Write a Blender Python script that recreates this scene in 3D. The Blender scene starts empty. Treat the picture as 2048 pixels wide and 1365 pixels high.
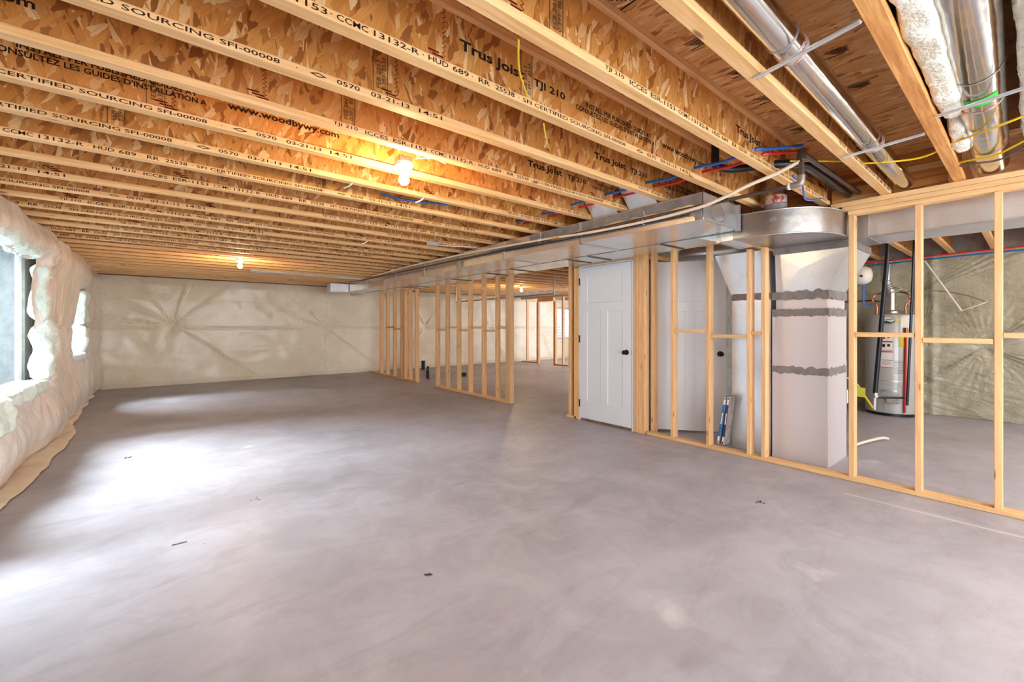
import bpy, math, random
import numpy as np
from mathutils import Vector, noise
random.seed(7)
PI = math.pi
S = bpy.context.scene
COL = S.collection

# ------------------------------------------------------------------ camera, world, light, exposure
TH = math.atan(689/848)
cam_d = bpy.data.cameras.new('camera'); cam = bpy.data.objects.new('camera', cam_d); COL.objects.link(cam)
cam.location = (0, 0, 1.29); cam.rotation_euler = (PI/2, 0, -TH)
cam_d.sensor_width = 36; cam_d.lens = 848/2048*36; cam_d.shift_y = -29.5/2048; cam_d.clip_start = 0.02
S.camera = cam
S.view_settings.view_transform = 'Standard'; S.view_settings.look = 'None'
S.view_settings.exposure = 1.56; S.view_settings.gamma = 1.0; S.view_settings.use_curve_mapping = False
S.cycles.use_denoising = True
S.cycles.max_bounces = 10; S.cycles.diffuse_bounces = 6; S.cycles.sample_clamp_indirect = 6
W = bpy.data.worlds.new('world'); S.world = W; W.use_nodes = True
bg = W.node_tree.nodes['Background']; bg.inputs[0].default_value = (0.86, 0.93, 1.0, 1); bg.inputs[1].default_value = 2.5
sun_d = bpy.data.lights.new('sun', 'SUN'); sun = bpy.data.objects.new('sun', sun_d); COL.objects.link(sun)
sun_d.energy = 16.0; sun_d.angle = math.radians(44); sun_d.color = (0.93, 0.96, 1.0)
sun.rotation_euler = Vector((1.0, -0.45, -0.95)).to_track_quat('-Z', 'Y').to_euler()
BULB = 230.0

ZJ = 2.335          # underside of the joists
ZS = 2.637          # underside of the subfloor

# ------------------------------------------------------------------ material helpers
def lin(c):
    return tuple((x/255/12.92 if x/255 <= .04045 else ((x/255+.055)/1.055)**2.4) for x in c) + (1,)
class NT:
    def __init__(s, name):
        s.m = bpy.data.materials.new(name); s.m.use_nodes = True
        s.t = s.m.node_tree; s.b = s.t.nodes['Principled BSDF']; s.out = s.t.nodes['Material Output']
    def n(s, typ, **kw):
        nd = s.t.nodes.new(typ)
        for k, v in kw.items():
            if k.startswith('i'): nd.inputs[int(k[1:])].default_value = v
            else: setattr(nd, k, v)
        return nd
    def l(s, a, b): s.t.links.new(a, b)
    def ramp(s, src, stops, interp='LINEAR'):
        r = s.n('ShaderNodeValToRGB'); r.color_ramp.interpolation = interp
        e = r.color_ramp.elements
        while len(e) < len(stops): e.new(0.5)
        for x, (p, c) in zip(e, stops): x.position = p; x.color = c
        s.l(src, r.inputs[0]); return r.outputs[0]
    def mix(s, f, a, b, bt='MIX'):
        m = s.n('ShaderNodeMix', data_type='RGBA', blend_type=bt)
        for v, i in ((f, 0), (a, 6), (b, 7)):
            if hasattr(v, 'is_linked') or isinstance(v, bpy.types.NodeSocket): s.l(v, m.inputs[i])
            else: m.inputs[i].default_value = v
        return m.outputs[2]
    def math(s, op, a, b=0.0, c=0.0):
        m = s.n('ShaderNodeMath', operation=op)
        for v, i in ((a, 0), (b, 1), (c, 2)):
            if isinstance(v, bpy.types.NodeSocket): s.l(v, m.inputs[i])
            else: m.inputs[i].default_value = v
        return m.outputs[0]
    def coords(s, axes='XYZ', rnd=True):
        tc = s.n('ShaderNodeTexCoord'); o = tc.outputs['Object']
        if rnd:
            oi = s.n('ShaderNodeObjectInfo'); v = s.n('ShaderNodeVectorMath', operation='SCALE')
            v.inputs[0].default_value = (31.7, 17.3, 23.9); s.l(oi.outputs['Random'], v.inputs['Scale'])
            a = s.n('ShaderNodeVectorMath', operation='ADD'); s.l(o, a.inputs[0]); s.l(v.outputs[0], a.inputs[1]); o = a.outputs[0]
            s.rand = oi.outputs['Random']
        if axes != 'XYZ':
            sp = s.n('ShaderNodeSeparateXYZ'); s.l(o, sp.inputs[0]); cb = s.n('ShaderNodeCombineXYZ')
            for i, a in enumerate(axes): s.l(sp.outputs['XYZ'.index(a)], cb.inputs[i])
            o = cb.outputs[0]
        return o
    def mapping(s, v, scale=(1, 1, 1), rot=(0, 0, 0), loc=(0, 0, 0)):
        m = s.n('ShaderNodeMapping'); m.inputs['Scale'].default_value = scale; m.inputs['Rotation'].default_value = rot; m.inputs['Location'].default_value = loc
        s.l(v, m.inputs[0]); return m.outputs[0]
    def noise(s, v, scale, detail=4, rough=.55, dist=0):
        n = s.n('ShaderNodeTexNoise'); s.l(v, n.inputs['Vector']); n.inputs['Scale'].default_value = scale
        n.inputs['Detail'].default_value = detail; n.inputs['Roughness'].default_value = rough; n.inputs['Distortion'].default_value = dist
        return n.outputs['Fac']
    def bump(s, h, strength=.3, dist=.01):
        b = s.n('ShaderNodeBump'); b.inputs['Strength'].default_value = strength; b.inputs['Distance'].default_value = dist
        s.l(h, b.inputs['Height']); s.l(b.outputs[0], s.b.inputs['Normal'])
    def fin(s, col=None, rough=.5, metal=0, spec=.5):
        if col is not None:
            if isinstance(col, bpy.types.NodeSocket): s.l(col, s.b.inputs['Base Color'])
            else: s.b.inputs['Base Color'].default_value = col
        if isinstance(rough, bpy.types.NodeSocket): s.l(rough, s.b.inputs['Roughness'])
        else: s.b.inputs['Roughness'].default_value = rough
        s.b.inputs['Metallic'].default_value = metal; s.b.inputs['Specular IOR Level'].default_value = spec
        return s.m
def plain(name, rgb, rough=.5, metal=0, spec=.5):
    return NT(name).fin(lin(rgb), rough, metal, spec)

def wood(name, axis, light, dark, knots=True, tint=0.16):
    s = NT(name); o = s.coords()
    sc = {'X': (.55, 9, 9), 'Y': (9, .55, 9), 'Z': (9, 9, .55)}[axis]
    m = s.mapping(o, sc)
    g = s.noise(m, 5.0, 5, .6, .6)
    c = s.ramp(g, [(.30, lin(dark)), (.62, lin(light))])
    f = s.noise(s.mapping(o, tuple(x*3 for x in sc)), 22, 2)
    c = s.mix(s.math('MULTIPLY', f, .25), c, lin(dark))
    if knots:
        ks = {'X': (3.2, 14, 14), 'Y': (14, 3.2, 14), 'Z': (14, 14, 3.2)}[axis]
        v = s.n('ShaderNodeTexVoronoi'); s.l(s.mapping(o, ks), v.inputs['Vector']); v.inputs['Scale'].default_value = 1.0
        k = s.ramp(v.outputs['Distance'], [(.07, (1, 1, 1, 1)), (.15, (0, 0, 0, 1))])
        sel = s.n('ShaderNodeSeparateColor'); s.l(v.outputs['Color'], sel.inputs[0])
        k = s.math('MULTIPLY', s.math('MULTIPLY', k, s.math('GREATER_THAN', sel.outputs[0], .5)), .8)
        c = s.mix(k, c, lin((120, 68, 34)))
    h = s.n('ShaderNodeHueSaturation'); s.l(c, h.inputs['Color'])
    s.l(s.math('ADD', s.math('MULTIPLY', s.rand, tint), 1-tint/2), h.inputs['Value'])
    s.bump(g, .12, .004)
    return s.fin(h.outputs[0], .62)
def osb(name, axes, pal, rots=(75, 115, 20, 150), L=9, N=42, dark=None):
    """oriented strand board: four layers of overlapping long thin flakes"""
    s = NT(name); o = s.coords(axes)
    nz = s.n('ShaderNodeTexNoise'); s.l(o, nz.inputs['Vector']); nz.inputs['Scale'].default_value = 5; nz.inputs['Detail'].default_value = 2
    wv = s.n('ShaderNodeVectorMath', operation='MULTIPLY_ADD'); s.l(nz.outputs['Color'], wv.inputs[0]); wv.inputs[1].default_value = (.015, .015, 0); s.l(o, wv.inputs[2])
    c = None; hgt = None
    for i, r in enumerate(rots):
        rr = s.n('ShaderNodeVectorRotate', rotation_type='Z_AXIS'); s.l(wv.outputs[0], rr.inputs['Vector']); rr.inputs['Angle'].default_value = math.radians(r)
        mp = s.mapping(rr.outputs[0], (L*(1+.15*i), N*(1-.12*i), 1), loc=(i*7.3, i*3.1, 0))
        v = s.n('ShaderNodeTexVoronoi', voronoi_dimensions='2D', feature='F1', distance='MANHATTAN'); s.l(mp, v.inputs['Vector']); v.inputs['Scale'].default_value = 1
        v.inputs['Randomness'].default_value = 1
        sp = s.n('ShaderNodeSeparateColor'); s.l(v.outputs['Color'], sp.inputs[0])
        col = s.ramp(sp.outputs[1], [(k/(len(pal)-1), lin(p)) for k, p in enumerate(pal)])
        # grain along each flake
        gr = s.noise(s.mapping(rr.outputs[0], (6, 160, 1)), 1.6, 2)
        col = s.mix(s.math('MULTIPLY', s.math('POWER', gr, 2.0), .9), col, lin(pal[0]))
        if c is None: c = col; hgt = sp.outputs[2]
        else:
            f = s.math('GREATER_THAN', sp.outputs[0], .60)
            c = s.mix(f, c, col); 
            m = s.n('ShaderNodeMix'); s.l(f, m.inputs[0]); s.l(hgt, m.inputs[2]); s.l(sp.outputs[2], m.inputs[3]); hgt = m.outputs[0]
    b = s.noise(o, 1.6, 2)
    c = s.mix(s.ramp(b, [(.35, (.0, .0, .0, 1)), (.75, (.22, .22, .22, 1))]), c, lin(pal[1]))
    s.bump(hgt, .35, .004)
    return s.fin(c, .5)
def metal(name, rgb, rough=.28, wob=.25, spangle=True, met=1.0):
    s = NT(name); o = s.coords()
    n1 = s.noise(o, 2.2, 3); n2 = s.noise(s.mapping(o, (1, 1, 6)), 30, 3)
    v = s.n('ShaderNodeTexVoronoi'); s.l(o, v.inputs['Vector']); v.inputs['Scale'].default_value = 70
    a = tuple(x*.80 for x in lin(rgb)[:3]) + (1,)
    c = s.mix(s.ramp(n1, [(.3, (0, 0, 0, 1)), (.7, (1, 1, 1, 1))]), a, lin(rgb))
    if spangle: c = s.mix(.10, c, v.outputs['Color'], 'OVERLAY')
    r = s.math('ADD', s.math('MULTIPLY', n2, .14), rough-.06)
    s.bump(s.math('ADD', n1, s.math('MULTIPLY', s.noise(o, 7, 2), .3)), wob, .03)
    return s.fin(c, r, met)
def poly(name, base, shade, rough=.28, bs=.5, vertical=False, warm=None, angle=0.0):
    """crinkled translucent plastic over pale batts"""
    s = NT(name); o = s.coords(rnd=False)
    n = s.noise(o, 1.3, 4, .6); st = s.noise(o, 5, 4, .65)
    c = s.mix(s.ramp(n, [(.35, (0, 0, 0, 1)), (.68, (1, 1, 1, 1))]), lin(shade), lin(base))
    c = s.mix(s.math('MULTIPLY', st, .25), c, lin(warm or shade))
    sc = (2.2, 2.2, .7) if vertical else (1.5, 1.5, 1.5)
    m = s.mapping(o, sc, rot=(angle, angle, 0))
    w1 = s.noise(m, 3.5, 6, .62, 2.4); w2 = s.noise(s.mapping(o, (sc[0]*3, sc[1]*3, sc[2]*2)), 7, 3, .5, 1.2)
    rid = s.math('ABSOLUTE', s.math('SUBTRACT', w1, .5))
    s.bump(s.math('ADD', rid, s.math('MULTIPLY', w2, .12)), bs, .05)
    s.b.inputs['Coat Weight'].default_value = .35; s.b.inputs['Coat Roughness'].default_value = .12
    return s.fin(c, rough, 0, .5)

WX = wood('pine_flange', 'X', (240, 196, 140), (217, 162, 98), tint=.10)
WXO = wood('laminated_orange', 'X', (240, 178, 104), (184, 106, 44), knots=False)
WY = wood('pine_plate', 'Y', (236, 194, 140), (214, 164, 106))
WZ = wood('pine_stud', 'Z', (238, 192, 140), (216, 162, 106), tint=.18)
OSBW = osb('strand_board_web', 'XZY', [(128, 70, 26), (204, 136, 62), (222, 158, 84), (206, 142, 66), (252, 216, 158)], rots=(84, 108, 66, 97, 124), L=8, N=66)
OSBF = osb('strand_board_subfloor', 'YXZ', [(140, 84, 40), (230, 172, 106), (240, 190, 126), (220, 160, 94), (250, 222, 174)], rots=(8, -12, 18, -5, 2), L=8, N=85)
GALV = metal('galvanized_sheet', (228, 224, 218), .24, .25, met=.82)
GALVD = metal('galvanized_dull', (204, 204, 204), .36, .2, met=.85)
GALVW = metal('galvanized_bright', (234, 236, 240), .32, .12, met=.72)
FOIL = metal('bright_foil_duct', (220, 218, 214), .12, .18, False)
POLYF = poly('plastic_far', (246, 236, 216), (228, 214, 186), .28, .5, warm=(222, 196, 160))
POLYL = poly('plastic_left', (246, 236, 224), (228, 208, 190), .26, .6, vertical=True, warm=(222, 194, 168))
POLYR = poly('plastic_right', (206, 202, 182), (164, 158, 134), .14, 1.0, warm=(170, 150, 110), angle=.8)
HEMM = poly('plastic_hem', (240, 224, 200), (222, 200, 170), .35, .4, vertical=True)
def batt(name, a, b):
    s = NT(name); o = s.coords(rnd=False); n = s.noise(o, 9, 6, .65); n2 = s.noise(o, 60, 3)
    s.bump(s.math('ADD', n, s.math('MULTIPLY', n2, .35)), .9, .03)
    return s.fin(s.ramp(n, [(.3, lin(b)), (.6, lin(a))]), .9, 0, .1)
BATT = batt('glass_wool', (244, 240, 226), (216, 204, 178))
BATTG = batt('glass_wool_pale', (240, 244, 232), (206, 214, 196))
MAST = batt('grey_mastic', (146, 139, 136), (124, 117, 114))
BLACK = plain('black_plastic', (24, 24, 27), .35)
IRON = plain('dark_steel_pipe', (92, 80, 74), .42, .7)
IRONB = plain('black_steel_pipe', (44, 48, 54), .35, .6)
WHITE = plain('white_paint', (226, 227, 230), .45)
WHT2 = plain('white_vinyl', (236, 239, 243), .3)
HOSE = plain('white_hose', (232, 214, 190), .4)
BLUE = plain('blue_tube', (20, 96, 178), .3)
RED = plain('red_tube', (200, 34, 30), .3)
YEL = plain('yellow_cable', (226, 190, 30), .4)
GRN = plain('green_label', (40, 205, 60), .5)
INK = plain('black_ink', (46, 32, 24), .8, 0, .1)
INKR = plain('red_brown_ink', (104, 28, 18), .8, 0, .1)
INKG = plain('grey_ink', (92, 70, 50), .8, 0, .1)
BRONZE = plain('dark_bronze', (38, 32, 30), .35, .7)
PORC = plain('white_porcelain', (240, 236, 226), .25)
COPPER = plain('copper', (190, 104, 70), .3, 1)
TANK = plain('grey_enamel', (186, 184, 180), .28, .15)
ORNG = plain('orange_cable', (220, 110, 30), .5)

def conc(name):
    s = NT(name); o = s.coords(rnd=False)
    a = s.noise(o, .55, 5, .6, .4); b = s.noise(o, 2.6, 7, .68, .8); c_ = s.noise(s.mapping(o, (1, 3.0, 1), rot=(0, 0, .5)), 1.4, 6, .7, 1.5)
    c = s.ramp(a, [(.32, lin((148, 144, 149))), (.68, lin((173, 169, 176)))])
    c = s.mix(s.ramp(b, [(.42, (0, 0, 0, 1)), (.78, (.5, .5, .5, 1))]), c, lin((198, 197, 204)))
    c = s.mix(s.ramp(c_, [(.5, (0, 0, 0, 1)), (.78, (.45, .45, .45, 1))]), c, lin((128, 121, 122)))
    # dried splashes and dark specks
    v = s.n('ShaderNodeTexVoronoi'); s.l(s.mapping(o, (1, 1, 1)), v.inputs['Vector']); v.inputs['Scale'].default_value = 1.1
    sp = s.n('ShaderNodeSeparateColor'); s.l(v.outputs['Color'], sp.inputs[0])
    d = s.math('ADD', v.outputs['Distance'], s.math('MULTIPLY', s.noise(o, 9, 4), .22))
    k = s.ramp(d, [(.13, (1, 1, 1, 1)), (.21, (0, 0, 0, 1))])
    k = s.math('MULTIPLY', s.math('MULTIPLY', k, s.math('GREATER_THAN', sp.outputs[0], .66)), .45)
    c = s.mix(k, c, lin((220, 216, 214)))
    v2 = s.n('ShaderNodeTexVoronoi'); s.l(o, v2.inputs['Vector']); v2.inputs['Scale'].default_value = 5
    sp2 = s.n('ShaderNodeSeparateColor'); s.l(v2.outputs['Color'], sp2.inputs[0])
    k2 = s.math('MULTIPLY', s.math('LESS_THAN', v2.outputs['Distance'], .035), s.math('GREATER_THAN', sp2.outputs[0], .8))
    c = s.mix(s.math('MULTIPLY', k2, .5), c, lin((92, 78, 68)))
    # pale trowel ridges parallel to the partition
    px = s.n('ShaderNodeSeparateXYZ'); s.l(o, px.inputs[0])
    def ridge(x0, y0, y1, w):
        dx = s.math('ABSOLUTE', s.math('SUBTRACT', s.math('ADD', px.outputs[0], s.math('MULTIPLY', s.noise(o, 3, 2), .03)), x0))
        f = s.math('LESS_THAN', dx, w)
        return s.math('MULTIPLY', f, s.math('MULTIPLY', s.math('GREATER_THAN', px.outputs[1], y0), s.math('LESS_THAN', px.outputs[1], y1)))
    for x0, y0, y1, w in ((4.07, -1.0, .92, .018), (4.16, 2.2, 2.95, .009), (4.10, 2.2, 3.0, .006)):
        c = s.mix(s.math('MULTIPLY', ridge(x0, y0, y1, w), .5), c, lin((214, 204, 198)))
    s.bump(s.math('ADD', b, s.math('MULTIPLY', s.noise(o, 14, 4), .3)), .10, .02)
    return s.fin(c, s.ramp(a, [(.3, (.50, .5, .5, 1)), (.7, (.38, .38, .38, 1))]), 0, .45)
CONC = conc('trowelled_concrete')
CONCW = batt('bare_concrete_wall', (176, 172, 166), (150, 146, 140))
gl = NT('window_glass'); tr = gl.n('ShaderNodeBsdfTransparent'); tr.inputs[0].default_value = (.90, .95, .97, 1)
gs = gl.n('ShaderNodeBsdfGlossy'); gs.inputs['Roughness'].default_value = .03
lw = gl.n('ShaderNodeLayerWeight'); lw.inputs[0].default_value = .35
mx = gl.n('ShaderNodeMixShader'); gl.l(gl.math('MULTIPLY', lw.outputs['Fresnel'], .2), mx.inputs[0]); gl.l(tr.outputs[0], mx.inputs[1]); gl.l(gs.outputs[0], mx.inputs[2]); gl.l(mx.outputs[0], gl.out.inputs[0])
GLASS = gl.m
def emit(name, col, st):
    s = NT(name); s.b.inputs['Emission Color'].default_value = col; s.b.inputs['Emission Strength'].default_value = st
    return s.fin((1, .9, .7, 1), .4)
BULBM = emit('lit_bulb', (1.0, .72, .36, 1), BULB)

# ------------------------------------------------------------------ geometry helpers
class MB:
    def __init__(s): s.v = []; s.f = []
    def add(s, v, f):
        k = len(s.v); s.v += [tuple(p) for p in v]; s.f += [tuple(i+k for i in q) for q in f]; return s
    def box(s, x0, x1, y0, y1, z0, z1, bev=0):
        if bev:
            b = bev; P = []
            for z, i in ((z0, b), (z0+b, 0), (z1-b, 0), (z1, b)):
                P += [(x0+b+i*0, y0+i, z), (x1-b, y0+i, z), (x1-i, y0+b, z), (x1-i, y1-b, z), (x1-b, y1-i, z), (x0+b, y1-i, z), (x0+i, y1-b, z), (x0+i, y0+b, z)]
            F = [tuple(reversed(range(8))), tuple(range(24, 32))]
            for k in range(3):
                for j in range(8): F.append((k*8+j, k*8+(j+1) % 8, (k+1)*8+(j+1) % 8, (k+1)*8+j))
            return s.add(P, F)
        return s.add([(x, y, z) for z in (z0, z1) for y in (y0, y1) for x in (x0, x1)],
                     [(0, 2, 3, 1), (4, 5, 7, 6), (0, 1, 5, 4), (2, 6, 7, 3), (0, 4, 6, 2), (1, 3, 7, 5)])
    def tube(s, path, r, n=10, cap=True):
        P = [Vector(p) for p in path]; rs = r if isinstance(r, (list, tuple)) else [r]*len(P)
        up = None; V = []; F = []
        for i, p in enumerate(P):
            t = (P[min(i+1, len(P)-1)]-P[max(i-1, 0)]).normalized()
            if up is None: up = t.orthogonal().normalized()
            up = (up-t*up.dot(t)).normalized(); w = t.cross(up)
            V += [p+(up*math.cos(2*PI*j/n)+w*math.sin(2*PI*j/n))*rs[i] for j in range(n)]
        for i in range(len(P)-1):
            for j in range(n): F.append((i*n+j, i*n+(j+1) % n, (i+1)*n+(j+1) % n, (i+1)*n+j))
        if cap: F.append(tuple(reversed(range(n)))); F.append(tuple((len(P)-1)*n+j for j in range(n)))
        return s.add(V, F)
    def lathe(s, c, prof, n=24, axis='Z'):
        V = []; F = []
        for r, h in prof:
            for j in range(n):
                a = 2*PI*j/n; q = {'Z': (r*math.cos(a), r*math.sin(a), h), 'X': (h, r*math.cos(a), r*math.sin(a)), 'Y': (r*math.cos(a), h, r*math.sin(a))}[axis]
                V.append((c[0]+q[0], c[1]+q[1], c[2]+q[2]))
        for i in range(len(prof)-1):
            for j in range(n): F.append((i*n+j, i*n+(j+1) % n, (i+1)*n+(j+1) % n, (i+1)*n+j))
        F.append(tuple(reversed(range(n)))); F.append(tuple((len(prof)-1)*n+j for j in range(n)))
        return s.add(V, F)
    def prism(s, pts, z0, z1):
        n = len(pts); V = [(x, y, z0) for x, y in pts]+[(x, y, z1) for x, y in pts]
        F = [tuple(reversed(range(n))), tuple(range(n, 2*n))]+[(j, (j+1) % n, n+(j+1) % n, n+j) for j in range(n)]
        return s.add(V, F)
    def build(s, name, mat, root=None, smooth=False, flip=False):
        o0 = root_loc.get(root.name, (0, 0, 0)) if root else (0, 0, 0)
        me = bpy.data.meshes.new(name)
        me.from_pydata([(a-o0[0], b-o0[1], c-o0[2]) for a, b, c in s.v], [], s.f); me.materials.append(mat)
        import bmesh
        b = bmesh.new(); b.from_mesh(me); bmesh.ops.recalc_face_normals(b, faces=b.faces); b.to_mesh(me); b.free()
        if smooth:
            me.polygons.foreach_set('use_smooth', [True]*len(me.polygons))
            try: me.set_sharp_from_angle(angle=math.radians(40))
            except Exception: pass
        o = bpy.data.objects.new(name, me); COL.objects.link(o)
        root_loc[o.name] = o0
        if root: o.parent = root
        return o
root_loc = {}
def tag(o, label, cat, group=None):
    o['label'] = label; o['category'] = cat
    if group: o['group'] = group
    return o
def thing(name, loc, label, cat, group=None):
    o = bpy.data.objects.new(name, None); COL.objects.link(o); o.location = loc; o.empty_display_size = .1
    root_loc[o.name] = tuple(loc); return tag(o, label, cat, group)
def struct(o): o['kind'] = 'structure'; return o
def dup(root, loc, label):
    r = root.copy(); COL.objects.link(r); r.location = loc; r['label'] = label; root_loc[r.name] = tuple(loc)
    for ch in root.children:
        c = ch.copy(); COL.objects.link(c); c.parent = r
        for g in ch.children:
            d = g.copy(); COL.objects.link(d); d.parent = c
    return r
def setorigin(o, loc):
    o.data.transform(__import__('mathutils').Matrix.Translation((-loc[0], -loc[1], -loc[2]))); o.location = loc; return o
ORD = ['first', 'second', 'third', 'fourth', 'fifth', 'sixth', 'seventh', 'eighth', 'ninth', 'tenth', 'eleventh', 'twelfth', 'thirteenth', 'fourteenth', 'fifteenth', 'sixteenth', 'seventeenth', 'eighteenth', 'nineteenth', 'twentieth', 'twenty-first', 'twenty-second', 'twenty-third', 'twenty-fourth', 'twenty-fifth', 'twenty-sixth', 'twenty-seventh', 'twenty-eighth', 'twenty-ninth', 'thirtieth']
_dg = None
def text_geo(body, width, height, bold=.012):
    """flat lettering as (verts2d, faces), baseline at 0, scaled to width and cap height"""
    cu = bpy.data.curves.new('lettering', 'FONT'); cu.body = body; cu.resolution_u = 2; cu.size = 1; cu.offset = bold
    ob = bpy.data.objects.new('lettering', cu); COL.objects.link(ob)
    bpy.context.view_layer.update(); dg = bpy.context.evaluated_depsgraph_get()
    me = bpy.data.meshes.new_from_object(ob.evaluated_get(dg))
    v = np.array([x.co[:2] for x in me.vertices]); f = [tuple(p.vertices) for p in me.polygons]
    bpy.data.objects.remove(ob); bpy.data.curves.remove(cu); bpy.data.meshes.remove(me)
    if len(v) == 0: return v, f
    x0, x1 = v[:, 0].min(), v[:, 0].max(); v[:, 0] = (v[:, 0]-x0)/(x1-x0)*width
    y0, y1 = v[:, 1].min(), v[:, 1].max()
    v[:, 1] = (v[:, 1]-(y0 if len(body) and not any(ch in body for ch in 'yjpg') else y0))/(y1-y0)*height
    return v, f

# ------------------------------------------------------------------ the setting
m = MB(); m.add([(-1.35, -2.6, 0), (13.4, -2.6, 0), (13.4, 12.1, 0), (-1.35, 12.1, 0), (-1.35, -2.6, -.1), (13.4, -2.6, -.1), (13.4, 12.1, -.1), (-1.35, 12.1, -.1)],
    [(0, 1, 2, 3), (7, 6, 5, 4), (0, 4, 5, 1), (1, 5, 6, 2), (2, 6, 7, 3), (3, 7, 4, 0)])
struct(m.build('floor', CONC))
struct(MB().box(-1.35, 13.4, -1.7, 12.1, ZS, ZS+.02).build('ceiling', OSBF))
# left concrete wall with two visible window openings and an added one out of view
m = MB()
w1 = (4.3, 7.12, .60, 2.16); w2 = (9.35, 10.9, .62, 2.10)
w3 = (3.15, 3.90, .60, 2.16)
ys = [-2.6, w3[0], w3[1], w1[0], w1[1], w2[0], w2[1], 12.1]
for a, b, w in ((ys[0], ys[1], None), (ys[1], ys[2], w3), (ys[2], ys[3], None), (ys[3], ys[4], w1), (ys[4], ys[5], None), (ys[5], ys[6], w2), (ys[6], ys[7], None)):
    if w: m.box(-1.5, -1.24, a, b, 0, w[2]); m.box(-1.5, -1.24, a, b, w[3], ZS)
    else: m.box(-1.5, -1.24, a, b, 0, ZS)
struct(m.build('wall_left', CONCW))
m = MB(); wf = (11.95, 13.0, .80, 2.02)
m.box(-1.5, wf[0], 12.0, 12.25, 0, ZS); m.box(wf[1], 13.6, 12.0, 12.25, 0, ZS); m.box(wf[0], wf[1], 12.0, 12.25, 0, wf[2]); m.box(wf[0], wf[1], 12.0, 12.25, wf[3], ZS)
struct(m.build('wall_far', CONCW))
m = MB(); m.box(8.78, 9.0, -2.6, 3.1, 0, ZS); m.box(9.0, 13.6, 2.9, 3.1, 0, ZS); m.box(13.4, 13.6, 10.2, 12.0, 0, ZS)
struct(m.build('wall_right', CONCW))
struct(MB().box(4.52, 9.0, -2.7, -2.6, 0, ZS).build('added_wall_back', CONCW))  # unseen wall, added to keep sky light out of the furnace room
struct(MB().box(4.62, 8.78, 3.14, 3.22, 0, ZS).build('added_wall_middle', CONCW))  # added to block sky light showing through the door gaps
struct(MB().box(4.62, 4.68, 3.22, 4.16, 0, ZS).build('added_wall_door', CONCW))  # unseen panel added behind the closed door against sky light leaks
def window(name, w, x, glassx, axis='X', mull=(.5,)):
    fr = MB(); a, b, z0, z1 = w; t = .034
    def bx(M, p0, p1, q0, q1, d0, d1):
        if axis == 'X': M.box(d0, d1, p0, p1, q0, q1, .004)
        else: M.box(p0, p1, d0, d1, q0, q1, .004)
    d0, d1 = x, x+.05
    bx(fr, a, b, z0, z0+t, d0, d1); bx(fr, a, b, z1-t, z1, d0, d1); bx(fr, a, a+t, z0+t, z1-t, d0, d1); bx(fr, b-t, b, z0+t, z1-t, d0, d1)
    o = struct(fr.build(name, WHT2))
    edges = [a+t]+[a+(b-a)*k for k in mull]+[b-t]
    for i in range(len(edges)-1):
        p, q = edges[i], edges[i+1]; sm = MB(); s_ = .028; zz0, zz1 = z0+t, z1-t
        e0, e1 = (d0+.008, d0+.040)
        bx(sm, p, q, zz0, zz0+s_, e0, e1); bx(sm, p, q, zz1-s_, zz1, e0, e1); bx(sm, p, p+s_, zz0+s_, zz1-s_, e0, e1); bx(sm, q-s_, q, zz0+s_, zz1-s_, e0, e1)
        sa = sm.build('sash', WHT2, o)
        g = MB(); bx(g, p+s_, q-s_, zz0+s_, zz1-s_, e0+.02, e0+.026)
        for k in (0,): g.f = g.f
        g.build('pane', GLASS, sa)
    return o
window('window_1', (w1[0], w1[1], w1[2], w1[3]), -1.31, 0, 'X', (.33, .71))
window('added_window', w3, -1.31, 0, 'X', (.5,))  # unseen window, added to throw daylight on the near floor
window('window_2', (w2[0], w2[1], w2[2], w2[3]), -1.33, 0, 'X', (.5,))
window('window_3', wf, 12.05, 0, 'Y', (.42,))
# corrugated wells outside the windows
def well(cx, cy, R, ax, label):
    m = MB(); n = 28; V = []; F = []; zs = np.arange(-.1, 2.0, .03)
    for k, z in enumerate(zs):
        r = R+.02*math.sin(z*2*PI/.12)
        for j in range(n+1):
            a = PI*j/n
            V.append((cx-r*math.sin(a), cy+r*math.cos(a), z) if ax == 'X' else (cx+r*math.cos(a), cy+r*.7*math.sin(a), z))
    for k in range(len(zs)-1):
        for j in range(n): F.append((k*(n+1)+j, k*(n+1)+j+1, (k+1)*(n+1)+j+1, (k+1)*(n+1)+j))
    m.add(V, F); o = m.build('window_well', GALVW, None, True); tag(o, label, 'window well'); return o
well(12.5, 12.26, .85, 'Y', 'corrugated metal window well outside the far right window')

WELLM = plain('grey_blue_well_liner', (206, 218, 232), .6)  # liners added outside the left panes so bare sky doesn't blow them out
m = MB(); m.box(-3.0, -1.52, 7.75, 7.80, 0, 2.45); m.box(-3.05, -3.0, 1.6, 7.80, 0, 2.35); m.box(-3.0, -1.52, 1.55, 1.6, 0, 2.45); m.box(-3.0, -1.52, 1.6, 7.75, -.05, .3)
tag(m.build('window_well', WELLM), 'grey window well liner added outside the near left window to dim the sky', 'window well')
m = MB(); m.box(-3.0, -1.52, 11.5, 11.55, 0, 2.45); m.box(-3.05, -3.0, 8.6, 11.55, 0, 2.35); m.box(-3.0, -1.52, 8.6, 11.5, -.05, .3)
tag(m.build('window_well', WELLM), 'grey window well liner added outside the far left window to dim the sky', 'window well')

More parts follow.
